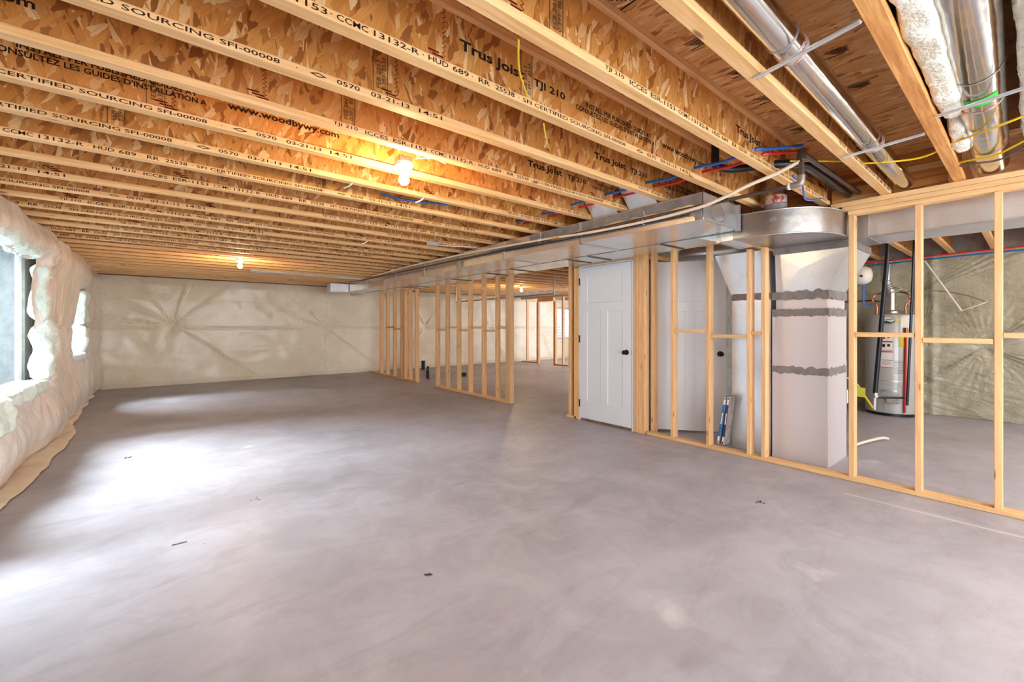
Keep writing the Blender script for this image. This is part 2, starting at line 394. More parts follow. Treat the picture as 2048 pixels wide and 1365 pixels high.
# ------------------------------------------------------------------ plastic sheeting
def grid_sheet(name, U, V, fn, mat, skip=None, label='', smooth=True):
    nu, nv = len(U), len(V); P = [fn(u, v) for v in V for u in U]; F = []
    for j in range(nv-1):
        for i in range(nu-1):
            if skip and skip((U[i]+U[i+1])/2, (V[j]+V[j+1])/2): continue
            F.append((j*nu+i, j*nu+i+1, (j+1)*nu+i+1, (j+1)*nu+i))
    me = bpy.data.meshes.new(name); me.from_pydata(P, [], F); me.materials.append(mat)
    me.polygons.foreach_set('use_smooth', [True]*len(F)); me.validate()
    o = bpy.data.objects.new(name, me); COL.objects.link(o)
    return tag(o, label, 'plastic sheet')
def fan(u, v, pu, pv, dirs, amp, R, n=34, base=.25):
    du, dv = u-pu, v-pv; r = math.hypot(du, dv)
    if r > R*2.2: return 0
    th = math.atan2(dv, du); h = 0
    for (tu, tv, sg) in dirs:
        t0 = math.atan2(tv-pv, tu-pu); d = (th-t0+PI) % (2*PI)-PI; L = math.hypot(tu-pu, tv-pv)
        if abs(d) < sg*3.5: h += math.exp(-(d/sg)**2)*(.55+.45*math.cos(d*2*PI/(sg*.55)))*math.exp(-(max(0, r-L)/.15)**2)*(1.15-.6*min(1, r/L))
    h += base*(.5+.5*math.sin(th*n+3*noise.noise((pu, th*2, 1))))*math.exp(-(r/(R*.45))**2)*(.4+.6*noise.noise((math.cos(th)*3, math.sin(th)*3, pu)))
    return amp*h*min(1, r/.12)-.05*math.exp(-(r/.16)**1.3)
PF = [(.10, 1.335, [(-.52, 2.34, .045), (.36, 2.34, .04), (1.0, 2.1, .05), (1.85, .02, .028), (-1.0, 1.95, .09), (-1.0, 1.45, .05)], .036, .9),
      (3.25, 1.26, [(2.35, 2.34, .045), (3.35, 2.3, .025), (4.6, .3, .05), (2.2, 1.65, .07), (3.3, .2, .03)], .036, .9),
      (6.2, 1.3, [(5.6, 2.3, .1), (7.0, 2.3, .1), (5.4, .2, .08)], .03, .8),
      (10.9, 1.45, [(11.8, 2.2, .1), (10.2, .6, .1), (11.6, .3, .1)], .04, .7), (8.7, 1.2, [(8.2, 2.3, .1), (9.4, .1, .1)], .03, .7)]
def far_fn(x, z):
    h = sum(fan(x, z, *p) for p in PF)
    seam = .022*math.exp(-((z-1.255+.01*math.sin(x*1.3))/.02)**2) if abs(x-.1) > .2 else 0
    seam += .006*math.exp(-((z-.72)/.015)**2)*(.5+.5*noise.noise((x*2, 0, 0)))+.005*math.exp(-((z-1.85)/.015)**2)
    b = .03*noise.noise((x*.9, z*1.2, 3))+.008*noise.noise((x*4, z*4, 5))
    edge = -.05*max(0, (z-2.2)/.13)-.04*max(0, 1-z/.10)
    return (x, 11.87-h-seam-b-edge*.6, z)
grid_sheet('plastic_sheet', list(np.arange(-1.12, 6.4, .02))+list(np.arange(6.4, 13.4, .05)), list(np.arange(0.004, 2.34, .022))+[2.34], far_fn, POLYF,
    lambda x, z: wf[0] < x < wf[1] and wf[2] < z < wf[3], 'cream plastic sheet pinned in star-shaped folds over the far wall')
# right room
PR = [(.42, 1.0, [(-.6, 1.9, .2), (1.3, .2, .1), (-.8, .5, .25)], .05, 1.2, 40, .7), (1.15, 1.75, [(.2, 2.3, .15), (1.9, 2.3, .15)], .03, .8, 30, .7), (-.5, 1.6, [(-1.4, 2.2, .2), (-1.2, .8, .2)], .04, .9, 36, .8)]
def right_fn(y, z):
    h = sum(fan(y, z, *p) for p in PR)
    h += .03*math.exp(-((y-.93)/.04)**2)-.0
    b = .03*noise.noise((y*1.2, z*1.2, 9))+.014*noise.noise((y*1.5+z*3, z*9-y*3, 5))+.011*noise.noise((y*2+z*5, z*24-y*8, 5))+.004*noise.noise((y*4, z*50-y*14, 2))
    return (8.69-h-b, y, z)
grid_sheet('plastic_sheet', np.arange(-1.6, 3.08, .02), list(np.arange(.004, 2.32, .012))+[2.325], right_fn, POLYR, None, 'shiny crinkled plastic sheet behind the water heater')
# left wall, loosely draped over thick batts
def sstep(a, b, x):
    t = min(1, max(0, (x-a)/(b-a))); return t*t*(3-2*t)
def left_open(y, z):
    j = .05*noise.noise((y*5, z*5, 2))+.03*noise.noise((y*14, z*14, 4))
    if 4.2 < y < 6.70+j*.6-.12*sstep(1.0, 1.9, z) and .74+j < z < 1.98+j: return True
    if 8.95+j < y < 10.25 and .84+j*.5 < z < 1.86: return True
    return False
def left_fn(y, z):
    x = -1.03-.04*sstep(8, 11, y)
    x += .07*noise.noise((y*.8, z*.7, 11))+.045*noise.noise((y*1.7, z*1.3, 3))
    wq = noise.noise((y*1.1, z*1.6, 21))
    x += .012*noise.noise((y*6+3*wq, z*1.1+wq, 7))+.0035*noise.noise((y*24+6*wq, z*2.5, 8))
    x += .07*math.exp(-((z-2.14)/.17)**2)*(.8+.6*noise.noise((y*1.4, 5, 1)))
    x += .08*math.exp(-((z-.26)/.22)**2)*(1-.6*sstep(7, 10, y))
    x -= .03*math.exp(-((z-1.28)/.03)**2)*(.6+noise.noise((y*1.3, 0, 4)))
    for (py, pz, a, n_) in ((6.55, .72, .09, 15), (7.7, 1.28, .04, 12), (5.5, .60, .04, 13), (8.5, .9, .04, 10), (7.0, 2.0, .05, 12)):
        d = math.hypot(y-py, z-pz); th = math.atan2(z-pz, y-py)
        x += -a*math.exp(-(d/.15)**2)+.013*math.sin(th*n_+5*noise.noise((math.cos(th)*2, math.sin(th)*2, py)))*math.exp(-(d/.45)**2)*min(1, d/.08)
    for (a, b, c, d_) in ((4.2, 6.66, .74, 1.98), (8.95, 10.25, .84, 1.86)):
        dy = max(a-y, 0, y-b); dz = max(c-z, 0, z-d_); q = math.hypot(dy, dz)
        x -= .09*math.exp(-(q/.07)**2)
    if z < .05: x -= .05*(1-z/.05)
    return (min(x, -.90), y, z)
grid_sheet('plastic_sheet', np.arange(3.6, 11.86, .022), list(np.arange(.004, 2.33, .022))+[2.33], left_fn, POLYL, left_open, 'pinkish white plastic sheet bulging over batts on the left wall, torn open at two windows')
# tucked edge of the sheet on the floor
def hem_fn(y, t):
    w = (.15+.05*noise.noise((y*1.3, 0, 0))+.02*math.sin(y*2.3+1))*(1-.6*sstep(6.8, 9.0, y))
    a = t*PI
    x = left_fn(y, .03)[0]+.01+w*(1-math.cos(a))/2*1.25
    return (x-.04, y, .008+.05*math.sin(a)*(.7+.4*noise.noise((y*6, t*3, 1))))
o = grid_sheet('plastic_hem', np.arange(3.7, 10.8, .03), np.linspace(0, 1, 12), hem_fn, HEMM, None, 'yellowed loose edge of plastic sheet lying along the foot of the left wall')
o['category'] = 'plastic strip'

def lump(name, c, size, label, mat=BATT, amp=.12, freq=5, seed=0, n=14, cat='insulation', rough=2.5, group=None):
    """a puffy batt: rounded box with noise"""
    V = []; F = []; sx, sy, sz = size; q = 5.0
    nu, nv = n*2, n
    m = MB()
    steps = [max(6, int(s_/.035)) for s_ in size]
    # superellipsoid built on a cube grid
    pts = {}; 
    def vid(p):
        k = tuple(round(x, 5) for x in p)
        if k not in pts: pts[k] = len(pts)
        return pts[k]
    ax = [np.linspace(-1, 1, k+1) for k in steps]
    def face(i, j, k, sgn):
        for a in range(len(ax[i])-1):
            for b in range(len(ax[j])-1):
                qd = []
                for (da, db) in ((0, 0), (1, 0), (1, 1), (0, 1)):
                    p = [0, 0, 0]; p[i] = ax[i][a+da]; p[j] = ax[j][b+db]; p[k] = sgn; qd.append(vid(p))
                F.append(tuple(qd))
    for sgn in (-1, 1): face(0, 1, 2, sgn); face(1, 2, 0, sgn); face(0, 2, 1, sgn)
    for p in pts:
        L = (abs(p[0])**q+abs(p[1])**q+abs(p[2])**q)**(1/q)
        w = Vector((p[0]/L*sx/2, p[1]/L*sy/2, p[2]/L*sz/2))
        nn = Vector((w.x/sx, w.y/sy, w.z/sz)); nn.normalize()
        s_ = Vector((w.x*freq+seed, w.y*freq, w.z*freq))
        d = amp*(noise.noise(s_)*1.0+.4*noise.noise(s_*rough))*min(size)
        V.append((c[0]+w.x+nn.x*d, c[1]+w.y+nn.y*d, c[2]+w.z+nn.z*d))
    m.add(V, F); o = m.build(name, mat, None, True)
    return tag(o, label, cat, group)
lump('insulation_batt', (-1.06, 6.86, 1.66), (.15, .34, .60), 'upper white batt squeezed in beside the near window', BATTG, .35, 6, 1)
lump('insulation_batt', (-1.05, 6.86, 1.04), (.16, .36, .66), 'lower white batt squeezed in beside the near window', BATTG, .35, 6, 5)
lump('insulation_batt', (-1.09, 5.95, .675), (.22, 1.5, .13), 'thick white batt lying along the near window sill', BATTG, .40, 5, 9)
lump('insulation_batt', (-1.06, 4.95, .60), (.24, .6, .30), 'torn white batt bulging under the near window', BATTG, .35, 5, 13)
lump('insulation_batt', (-1.08, 5.9, 2.10), (.16, 1.7, .20), 'white batt hanging over the top of the near window', BATTG, .35, 5, 19)
lump('insulation_batt', (-1.13, 10.2, 1.60), (.16, .34, .56), 'upper white batt in the far window opening', BATTG, .3, 5, 23)
lump('insulation_batt', (-1.13, 10.22, 1.05), (.17, .34, .50), 'lower white batt in the far window opening', BATTG, .3, 5, 27)
lump('insulation_batt', (-1.13, 9.6, .80), (.16, 1.0, .10), 'white sill edge below the far window', WHT2, .25, 5, 29)

# ------------------------------------------------------------------ I-joists
FW = .060; FD = .036
FL_TOK = [('TJI 210', 0, .13), ('ICCES', .17, .30), ('ESR-1153', .33, .54), ('·', .55, .555), ('CCMC', .57, .68), ('13132-R', .70, .88), ('·', .895, .90), ('HUD', .92, 1.01), ('689', 1.03, 1.11), ('·', 1.125, 1.13), ('RR', 1.16, 1.22), ('25538', 1.25, 1.36), ('·', 1.385, 1.39)]
FL_TOK2 = [('SFI CERTIFIED SOURCING SFI-00008', 1.41, 2.20), ('·', 2.26, 2.265)]
FL_TOK3 = [('0570', 2.42, 2.52), ('03-21-13', 2.57, 2.76), ('14:51', 2.81, 2.94)]
def cat_geo(toks, h):
    V = np.zeros((0, 2)); F = []
    for t, a, b in toks:
        hh, off = (h, 0) if t != '·' else (.0045, h*.4)
        v, f = text_geo(t, max(b-a, .005), hh)
        if len(v) == 0: continue
        v = v.copy(); v[:, 0] += a; v[:, 1] += off
        F += [tuple(i+len(V) for i in q) for q in f]; V = np.vstack([V, v])
    return V, F
_a = cat_geo(FL_TOK, .0215); _b = cat_geo(FL_TOK2, .0185); _c = cat_geo(FL_TOK3, .0200)
dm = (np.array([[2.31, .009], [2.345, .019], [2.38, .009], [2.345, 0], [2.325, .009], [2.345, .015], [2.365, .009], [2.345, .004]]), [(0, 1, 5, 4), (1, 2, 6, 5), (2, 3, 7, 6), (3, 0, 4, 7)])
def joinv(L):
    V = np.zeros((0, 2)); F = []
    for v, f in L:
        F += [tuple(i+len(V) for i in q) for q in f]; V = np.vstack([V, v])
    return V, F
FLT = joinv([_a, _b, _c, dm])
WEB_A = text_geo('Trus Joist', .36, .060, .03); WEB_B = text_geo('TJI 210', .22, .048, .025); WEB_C = text_geo('INSTALL PER PUBLISHED GUIDES AT', .62, .028, .025)
WEB_D = text_geo("CONSULTEZ LES GUIDES D'INSTALLATION A", .74, .028, .025); WEB_E = text_geo('www.woodbywy.com', .58, .050, .025)
def sh(g, dx, dy): v = g[0].copy(); v[:, 0] += dx; v[:, 1] += dy; return (v, g[1])
WEBT = joinv([sh(WEB_A, 0, .0), sh(WEB_B, .42, .0), sh(WEB_C, .80, .03), sh(WEB_D, .72, -.005), sh(WEB_E, 1.55, 0)])
STAMP = joinv([sh(text_geo('FEB 2013', .13, .020), 0, .026), sh(text_geo('0.391  8533', .15, .020), 0, 0)])
def print_mesh(name, geo, x0, xmin, xmax, y, z, root, mat, rot=False, loc0=(0, 0, 0)):
    v, f = geo
    if rot: P = [(x0-b, y, z+a) for a, b in v]
    else: P = [(x0+a, y, z+b) for a, b in v]
    F = [q for q in f if all(xmin < P[i][0] < xmax for i in q)]
    if not F: return None
    used = sorted({i for q in F for i in q}); mp = {k: i for i, k in enumerate(used)}
    M = MB(); M.add([P[i] for i in used], [tuple(mp[i] for i in q) for q in F])
    return M.build(name, mat, root)
xs0, xs1 = -1.22, 4.44
def flange_mb(x0, x1, y, z0):
    return MB().box(x0, x1, y, y+FW, z0, z0+FD, .002)
PERIOD = 4.65
starts = {1: 3.0, 2: 1.39, 3: -.12, 4: -1.85, 5: .67, 6: -2.04, 7: -2.18, 8: -1.26, 9: -.30, 10: -3.5, 11: -2.68, 12: -.70, 13: -2.1, 14: -.38, 15: -.54, 16: -1.9, 17: -2.0}
wstarts = {1: 3.30, 2: 2.66, 3: .96, 4: 2.31, 5: 2.04, 6: -1.30}
stamps = {2: 1.10, 3: 1.30, 4: .74, 5: .72, 6: -.08, 7: -.25, 8: .9, 9: .3, 10: 1.7, 11: .8}
seams = {3: .88, 4: .85, 5: .36, 6: .02, 7: -.75, 8: -.85, 9: .1, 10: -.6}
proto = None
NJ = 29
for i in range(0, NJ):
    y = .338+.4*i-.03
    if i == 0: lab = 'orange laminated joist with wavy grain between the thin round duct and the batts'
    elif i == 1: lab = 'wooden I-joist running alongside the thin round duct'
    else: lab = 'printed wooden I-joist, %s one left of the thin round duct' % ORD[i-1]
    root = thing('floor_joist', (xs0, y, ZJ), lab, 'joist', 'joists over the main room')
    x1 = xs1
    F = flange_mb(xs0, x1, y, ZJ).build('bottom_flange', WXO if i == 0 else WX, root)
    flange_mb(xs0, x1, y, ZS-FD).build('top_flange', WX, root)
    MB().box(xs0, x1, y+FW/2-.005, y+FW/2+.005, ZJ+FD, ZS-FD).build('web', OSBW, root)
    if i in starts:
        st = starts[i]
        for k in (-1, 0, 1): print_mesh('printed_text', sh(FLT, st+k*PERIOD, 0), 0, xs0+.2, x1-.02, y-.0008, ZJ+.008, root, INK)
    wy = y+FW/2-.0062
    if 1 <= i <= 17:
        ws = wstarts.get(i, random.uniform(-2, 2)) if i <= 6 else None
        if ws is not None:
            for k in (-1, 0, 1): print_mesh('printed_text', sh(WEBT, ws+k*4.55, 0), 0, xs0+.2, x1-.02, wy, ZJ+.115, root, INK)
        sx = stamps.get(i, random.uniform(-.4, 3))
        st_ = MB(); 
        for xx in (sx, sx+.07): st_.box(xx-.0015, xx+.0015, wy-.0004, wy, ZJ+FD, ZS-FD)
        for p in (joinv([STAMP]),):
            V = [(sx+.062-b, wy-.0004, ZJ+.07+a) for a, b in p[0]]; st_.add(V, p[1])
        st_.build('mill_stamp', INKG, root)
        zx = seams.get(i, random.uniform(-.5, 3.5)); zz = MB()
        k0 = 22
        for s_ in (0, 2.44, -2.44):
            if not (xs0+.2 < zx+s_ < 4.3): continue
            pts = [(zx+s_+(.011 if k % 2 else -.004), ZJ+FD+.002+k*(ZS-ZJ-2*FD-.004)/k0) for k in range(k0+1)]
            for a, b in zip(pts, pts[1:]):
                zz.add([(a[0]-.0022, wy-.0004, a[1]), (a[0]+.0022, wy-.0004, a[1]), (b[0]+.0022, wy-.0004, b[1]), (b[0]-.0022, wy-.0004, b[1])], [(0, 1, 2, 3)])
            for k in range(3): zz.box(zx+s_-.02*k-.03, zx+s_+.02-.02*k, wy-.0004, wy, ZJ+.045+.012*k, ZJ+.052+.012*k)
        if zz.v: zz.build('web_seam', INKR, root)
    if i == 18: proto = root
# joists of the rooms beyond the partition
YB = [.338+.4*i-.03 for i in range(-1, NJ)]
pr2 = None
for k, y in enumerate(YB):
    lab = 'wooden I-joist beyond the partition, %s counting from the furnace room side' % ORD[k]
    if pr2 is None:
        pr2 = thing('floor_joist', (4.52, y, ZJ), lab, 'joist', 'joists beyond the partition')
        flange_mb(4.52, 8.75, y, ZJ).build('bottom_flange', WX, pr2); flange_mb(4.52, 8.75, y, ZS-FD).build('top_flange', WX, pr2)
        MB().box(4.52, 8.75, y+FW/2-.005, y+FW/2+.005, ZJ+FD, ZS-FD).build('web', OSBW, pr2)
    else: dup(pr2, (4.52, y, ZJ), lab)
# extra joist behind the batts
r = thing('floor_joist', (xs0, -.092, ZJ), 'wooden I-joist on the far side of the wide foil duct', 'joist', 'joists over the main room')
flange_mb(xs0, xs1, -.092, ZJ).build('bottom_flange', WX, r); flange_mb(xs0, xs1, -.092, ZS-FD).build('top_flange', WX, r)
MB().box(xs0, xs1, -.067, -.057, ZJ+FD, ZS-FD).build('web', OSBW, r)
o = MB().tube([(5.15, 2.86, 2.20), (5.15, 2.3, 2.19), (5.2, 2.1, 2.21)], .075, 20).build('branch_duct', GALVW, None, True); tag(o, 'pale round duct passing above the open white door', 'duct')
# rim blocking above the plate, pierced by pipes
for k, (a, b) in enumerate(((.798, 1.108), (.398, .708), (1.198, 1.508))):
    o = MB().box(4.475, 4.495, a+.002, b-.002, ZJ+.003, ZS-.003).build('rim_panel', osb_r if False else OSBW)
    tag(o, ['strand board blocking pierced by two dark pipes above the plate', 'strand board blocking behind the end of the thin round duct', 'strand board blocking above the curved duct'][k], 'blocking panel')
# printing on the subfloor
sb = thing('subfloor_print', (0, 0, ZS), 'black warranty printing on the underside of the subfloor boards', 'printing')
def floor_print(body, x, y, w, h):
    v, f = text_geo(body, w, h); M = MB(); M.add([(x-b, y-a, ZS-.0012) for a, b in v], f); M.build('printed_text', INK, sb)
floor_print('25 YEAR', 1.62, .60, .26, .045); floor_print('LIMITED', 1.685, .60, .26, .045); floor_print('WARRANTY', 1.75, .60, .26, .045)
for (x, y, s_) in ((1.66, .70, .09), (1.45, 1.06, .10), (1.95, 1.02, .07), (2.35, 1.0, .07), (2.75, 1.0, .10), (3.0, .63, .08), (3.35, 1.02, .08), (2.55, .62, .07)):
    M = MB(); M.box(x-s_*.5, x-s_*.42, y-s_*.5, y+s_*.5, ZS-.0014, ZS-.001); M.box(x+s_*.42, x+s_*.5, y-s_*.5, y+s_*.5, ZS-.0014, ZS-.001)
    for q in range(5): M.box(x-s_*.3+q*.14*s_, x-s_*.22+q*.14*s_, y-s_*.8+.1*s_*(q % 2), y+s_*(.4-.12*q), ZS-.0014, ZS-.001)
    M.build('printed_mark', INK, sb)

# ------------------------------------------------------------------ stud partition at X = 4.41
XW0, XW1 = 4.41, 4.50
def stud(y1, z0, z1, label, group, w=.038, x0=XW0, x1=XW1):
    o = MB().box(x0, x1, y1-w, y1, z0, z1, .002).build('wall_stud', WZ); setorigin(o, ((x0+x1)/2, y1-w/2, z0)); return tag(o, label, 'stud', group)
def plate(name, x0, x1, y0, y1, z0, z1, label, cat='plate', mat=WY, group=None):
    o = MB().box(x0, x1, y0, y1, z0, z1, .002).build(name, mat); setorigin(o, (x0, y0, z0)); return tag(o, label, cat, group)
PZ = .038
names = [(.975, 2.214, 'unfinished stud beside the curved duct, left end of the plate under the joists'), (.571, 2.214, 'unfinished stud in front of the water heater, middle of the three tall right studs'), (.172, 2.214, 'rightmost unfinished stud in front of the plastic-covered wall'), (-.232, 2.214, 'unfinished stud just beyond the right edge of the view')]
for y, z1, l in names: stud(y, PZ, z1, l, 'studs of the open right partition')
for y, z1, l in ((2.588, 2.30, 'stud in front of the hinge half of the open white door'), (2.181, 2.30, 'stud in front of the knob half of the open white door'), (1.777, 2.045, 'stud left of the pair in front of the narrow metal drop'), (1.647, 2.045, 'stud right of the pair, beside the wide metal drop')):
    stud(y, PZ, z1, l, 'studs in front of the open door')
L = [11.04, 10.63, 10.18, 9.754, 9.543, 9.297, 8.97]
for k, y in enumerate(L): stud(y, PZ, 2.26, 'stud of the far stud row, %s from the far wall' % ORD[k], 'studs next to the far wall')
L2 = [7.993, 7.587, 7.153, 6.742, 6.30, 5.891]
for k, y in enumerate(L2): stud(y, PZ, 2.26, 'stud of the middle row, %s to the right of the rough doorway' % ORD[k], 'studs of the middle row')
stud(5.60, PZ, 2.26, 'thick corner post of tripled studs at the end of the middle row', None, .114)
plate('bottom_plate', XW0, XW1, 8.90, 11.8, .002, PZ, 'bottom plate of the stud row by the far wall')
plate('bottom_plate', XW0, XW1, 5.47, 8.03, .002, PZ, 'bottom plate under the middle stud row')
plate('bottom_plate', XW0, XW1, -1.6, 2.90, .002, PZ, 'long bottom plate running along the floor at right')
plate('top_plate', XW0, XW1, 5.30, 11.8, 2.262, 2.333, 'top plate above the far and middle stud rows')
plate('top_plate', XW0, XW1, -1.6, .98, 2.216, 2.252, 'lowest board of the stacked top plate at right')
plate('top_plate', XW0, XW1, -1.6, 1.02, 2.254, 2.292, 'middle board of the stacked top plate at right')
plate('top_plate', XW0, XW1+.06, -1.6, 1.10, 2.294, 2.333, 'uppermost board of the stacked top plate at right')
plate('top_plate', XW0, XW1, 1.80, 4.2, 2.302, 2.333, 'top plate over the two white doors')
plate('door_header', XW0, XW1, 8.03-.03, 8.93, 2.16, 2.20, 'header over the rough doorway in the far partition', 'header')
def block(y0, y1, zc, label, g): return plate('blocking', XW0+.002, XW1-.002, y0, y1, zc-.018, zc+.018, label, 'blocking', WY, g)
block(.575, .934, 1.222, 'short blocking between right studs, in front of the water heater', 'blocking at right')
block(.176, .530, 1.185, 'short blocking between right studs, in front of the plastic sheet', 'blocking at right')
block(-.228, .132, 1.228, 'short blocking running off the right edge of the view', 'blocking at right')
block(2.185, 2.546, 1.240, 'blocking crossing the open door at waist height, left piece', 'blocking by the open door')
block(1.781, 2.140, 1.188, 'blocking crossing the open door at waist height, middle piece', 'blocking by the open door')
block(1.651, 1.736, 1.225, 'tiny blocking between the paired studs before the metal drop', 'blocking by the open door')
for k, (a, b) in enumerate(zip(L2, L2[1:]+[5.60])): block(b+.004, a-.042, 1.21 if k % 2 == 0 else 1.265, 'blocking between the studs of the middle row, %s from the rough doorway' % ORD[k], 'blocking in the middle row')
for k, (a, b) in enumerate(zip(L[1:4], L[2:5])): block(b+.004, a-.042, 1.22 if k % 2 else 1.27, 'blocking of the row by the far wall, %s from that wall' % ORD[k], 'blocking by the far wall')
# jamb studs round the first door
stud(4.16, PZ, 2.30, 'outer stud left of the closed white door', None, .040)
stud(4.055, .0, 2.10, 'jack stud left of the closed white door', None, .040)
stud(4.013, .0, 2.10, 'finish stud tight against the hinge side of the closed door', None, .050)
plate('door_header', XW0, XW1, 3.085, 4.055, 2.118, 2.165, 'header board over the closed white door', 'header')
plate('bottom_plate', XW0, XW1, 4.018, 4.20, .002, .036, 'short bottom plate piece left of the closed door')
yy = 3.085
for k, w in enumerate((.040, .040, .040, .044)):
    stud(yy, 0.002, 2.295, 'board of the built-up post right of the closed door, %s from the door' % ORD[k], 'built-up post', w-.003); yy -= w
# perpendicular jamb by the open door
stud(2.905, .0, 2.295, 'jamb stud behind the built-up post at the open door hinges', None, .040, 4.51, 4.60)
plate('door_header', 4.52, 5.6, 2.875, 2.965, 2.10, 2.15, 'header board above the open white door', 'header', WX)
# threshold rubble strip
o = MB().box(4.43, 4.49, 3.12, 3.945, 0.001, .028).build('threshold_strip', batt('crumbly_brown', (150, 120, 100), (92, 70, 58))); tag(o, 'crumbly brown strip under the closed door', 'threshold')

# ------------------------------------------------------------------ doors
def door(name, origin, ang, w, h, z0, hinge_left=True):
    """slab in local x (0..w), face at local y=0 looking to -y; one panel over two"""
    t = .035; R = .005; bev = .008
    P = [(.125, w-.125, h-.13-.36, h-.13), (.125, w/2-.055, .24, h-.60), (w/2+.055, w-.125, .24, h-.60)]
    M = MB()
    xs = sorted({0, w}|{p[0] for p in P}|{p[1] for p in P}); zs = sorted({0, h}|{p[2] for p in P}|{p[3] for p in P})
    V = []; F = []
    def quad(a, b, c, d): k = len(V); V.extend((a, b, c, d)); F.append((k, k+1, k+2, k+3))
    for i in range(len(xs)-1):
        for j in range(len(zs)-1):
            cx, cz = (xs[i]+xs[i+1])/2, (zs[j]+zs[j+1])/2
            if any(p[0] < cx < p[1] and p[2] < cz < p[3] for p in P): continue
            quad((xs[i], 0, zs[j]), (xs[i+1], 0, zs[j]), (xs[i+1], 0, zs[j+1]), (xs[i], 0, zs[j+1]))
    for a, b, c, d in P:
        o_ = [(a, 0, c), (b, 0, c), (b, 0, d), (a, 0, d)]; n_ = [(a+bev, R, c+bev), (b-bev, R, c+bev), (b-bev, R, d-bev), (a+bev, R, d-bev)]
        for k in range(4): quad(o_[k], o_[(k+1) % 4], n_[(k+1) % 4], n_[k])
        quad(*n_)
    quad((0, t, 0), (0, t, h), (w, t, h), (w, t, 0)); quad((0, 0, 0), (0, 0, h), (0, t, h), (0, t, 0)); quad((w, 0, 0), (w, t, 0), (w, t, h), (w, 0, h)); quad((0, 0, 0), (0, t, 0), (w, t, 0), (w, 0, 0)); quad((0, 0, h), (w, 0, h), (w, t, h), (0, t, h))
    M.add(V, F)
    o = M.build(name, WHITE); o.location = (origin[0], origin[1], z0); o.rotation_euler = (0, 0, ang); struct(o)
    def child(n, mb, mat, sm=True):
        c = mb.build(n, mat, None, sm); c.parent = o; return c
    k = MB(); kx = w-.065; kz = .93
    k.lathe((kx, 0, kz), [(.033, 0), (.033, -.006), (.026, -.010), (.012, -.014), (.011, -.032), (.020, -.040), (.0275, -.050), (.0275, -.060), (.018, -.068), (.002, -.070)], 20, 'Y')
    child('door_knob', k, BRONZE)
    for hz in (.20, 1.08, h-.19):
        hh = MB(); hh.tube([(-.006, -.006, hz-.05), (-.006, -.006, hz+.05)], .008, 8); hh.box(-.004, .002, 0, .03, hz-.05, hz+.05); child('hinge', hh, BRONZE)
    child('latch_plate', MB().box(w, w+.002, .004, .03, kz-.03, kz+.03), BRONZE, False)
    return o
# local +x must run to -Y for the closed door: face looks to -X
door('door_1', (4.414, 3.945, 0), -PI/2, .828, 2.055, .036)
v = Vector((.47, -.56)).normalized()
door('door_2', (4.647, 2.924, 0), math.atan2(v.y, v.x), .80, 2.045, .03)
j = MB(); j.box(4.412, 4.50, 3.087, 3.108, 0, 2.112); j.box(4.412, 4.50, 3.950, 3.962, 0, 2.112); j.box(4.412, 4.50, 3.108, 3.950, 2.096, 2.114)
struct(j.build('trim_1', WHITE))

# ------------------------------------------------------------------ ducts
def ductbox(name, secs, mat, root=None):
    """secs: list of (y, x0, x1, z0, z1) cross sections"""
    V = []; F = []
    for (y, x0, x1, z0, z1) in secs: V += [(x0, y, z0), (x1, y, z0), (x1, y, z1), (x0, y, z1)]
    n = len(secs)
    for i in range(n-1):
        for k in range(4): F.append((i*4+k, i*4+(k+1) % 4, (i+1)*4+(k+1) % 4, (i+1)*4+k))
    F.append((3, 2, 1, 0)); F.append(tuple((n-1)*4+k for k in range(4)))
    return MB().add(V, F).build(name, mat, root)
def ragged(pts_fn, n, name, mat, root, seed=0, amp=.012):
    """irregular band: pts_fn(t, s) -> point, s in 0..1 across"""
    V = []; F = []
    for i in range(n+1):
        t = i/n
        a = amp*noise.noise((t*9+seed, 1, 0))+amp*.4*noise.noise((t*31+seed, 2, 0)); b = amp*noise.noise((t*9+seed, 5, 0))+amp*.5*noise.noise((t*37+seed, 6, 0))
        V.append(pts_fn(t, 0, a)); V.append(pts_fn(t, 1, b))
    for i in range(n): F.append((2*i, 2*i+2, 2*i+3, 2*i+1))
    return MB().add(V, F).build(name, mat, root)
zb, zt = 2.117, 2.328
dA = thing('supply_trunk', (3.5, 1.61, zb), 'long shiny rectangular duct under the joists, near side with the white hose', 'duct')
secs = [(1.61, 3.20, 3.80), (5.0, 3.20, 3.80), (5.3, 3.26, 3.80), (8.0, 3.26, 3.80), (8.25, 3.38, 3.80), (10.3, 3.38, 3.80)]
ductbox('duct_body', [(y, a, b, zb, zt) for y, a, b in secs], GALV, dA)
yk = 1.63
for k in range(7):
    y = [2.85, 4.1, 5.15, 6.3, 7.4, 8.12, 9.2][k]; x = 3.20 if y < 5 else (3.23 if y < 5.3 else 3.26 if y < 8 else 3.33 if y < 8.2 else 3.38)
    M = MB(); M.box(x-.006, x, y-.018, y+.018, zb-.006, zt); M.box(x-.006, 3.81, y-.018, y+.018, zb-.006, zb); M.build('seam_strip', GALVD, dA)
e = MB(); V = []; F = []; n = 14     # end cap with round dimple
for a in range(n+1):
    for b in range(n+1):
        x = 3.20+.6*a/n; z = zb+(zt-zb)*b/n; d = math.hypot((x-3.45), (z-zb-.10)*1.6)
        V.append((x, 1.605+.03*math.exp(-(d/.09)**2), z))
for a in range(n):
    for b in range(n): F.append((a*(n+1)+b, (a+1)*(n+1)+b, (a+1)*(n+1)+b+1, a*(n+1)+b+1))
e.add(V, F); e.build('end_cap', GALVD, dA, True)
fl = MB(); fl.box(3.78, 3.815, 1.585, 1.62, zb-.01, zt); fl.box(3.195, 3.81, 1.595, 1.605, zb-.004, zb+.012); fl.build('end_flange', GALVD, dA)
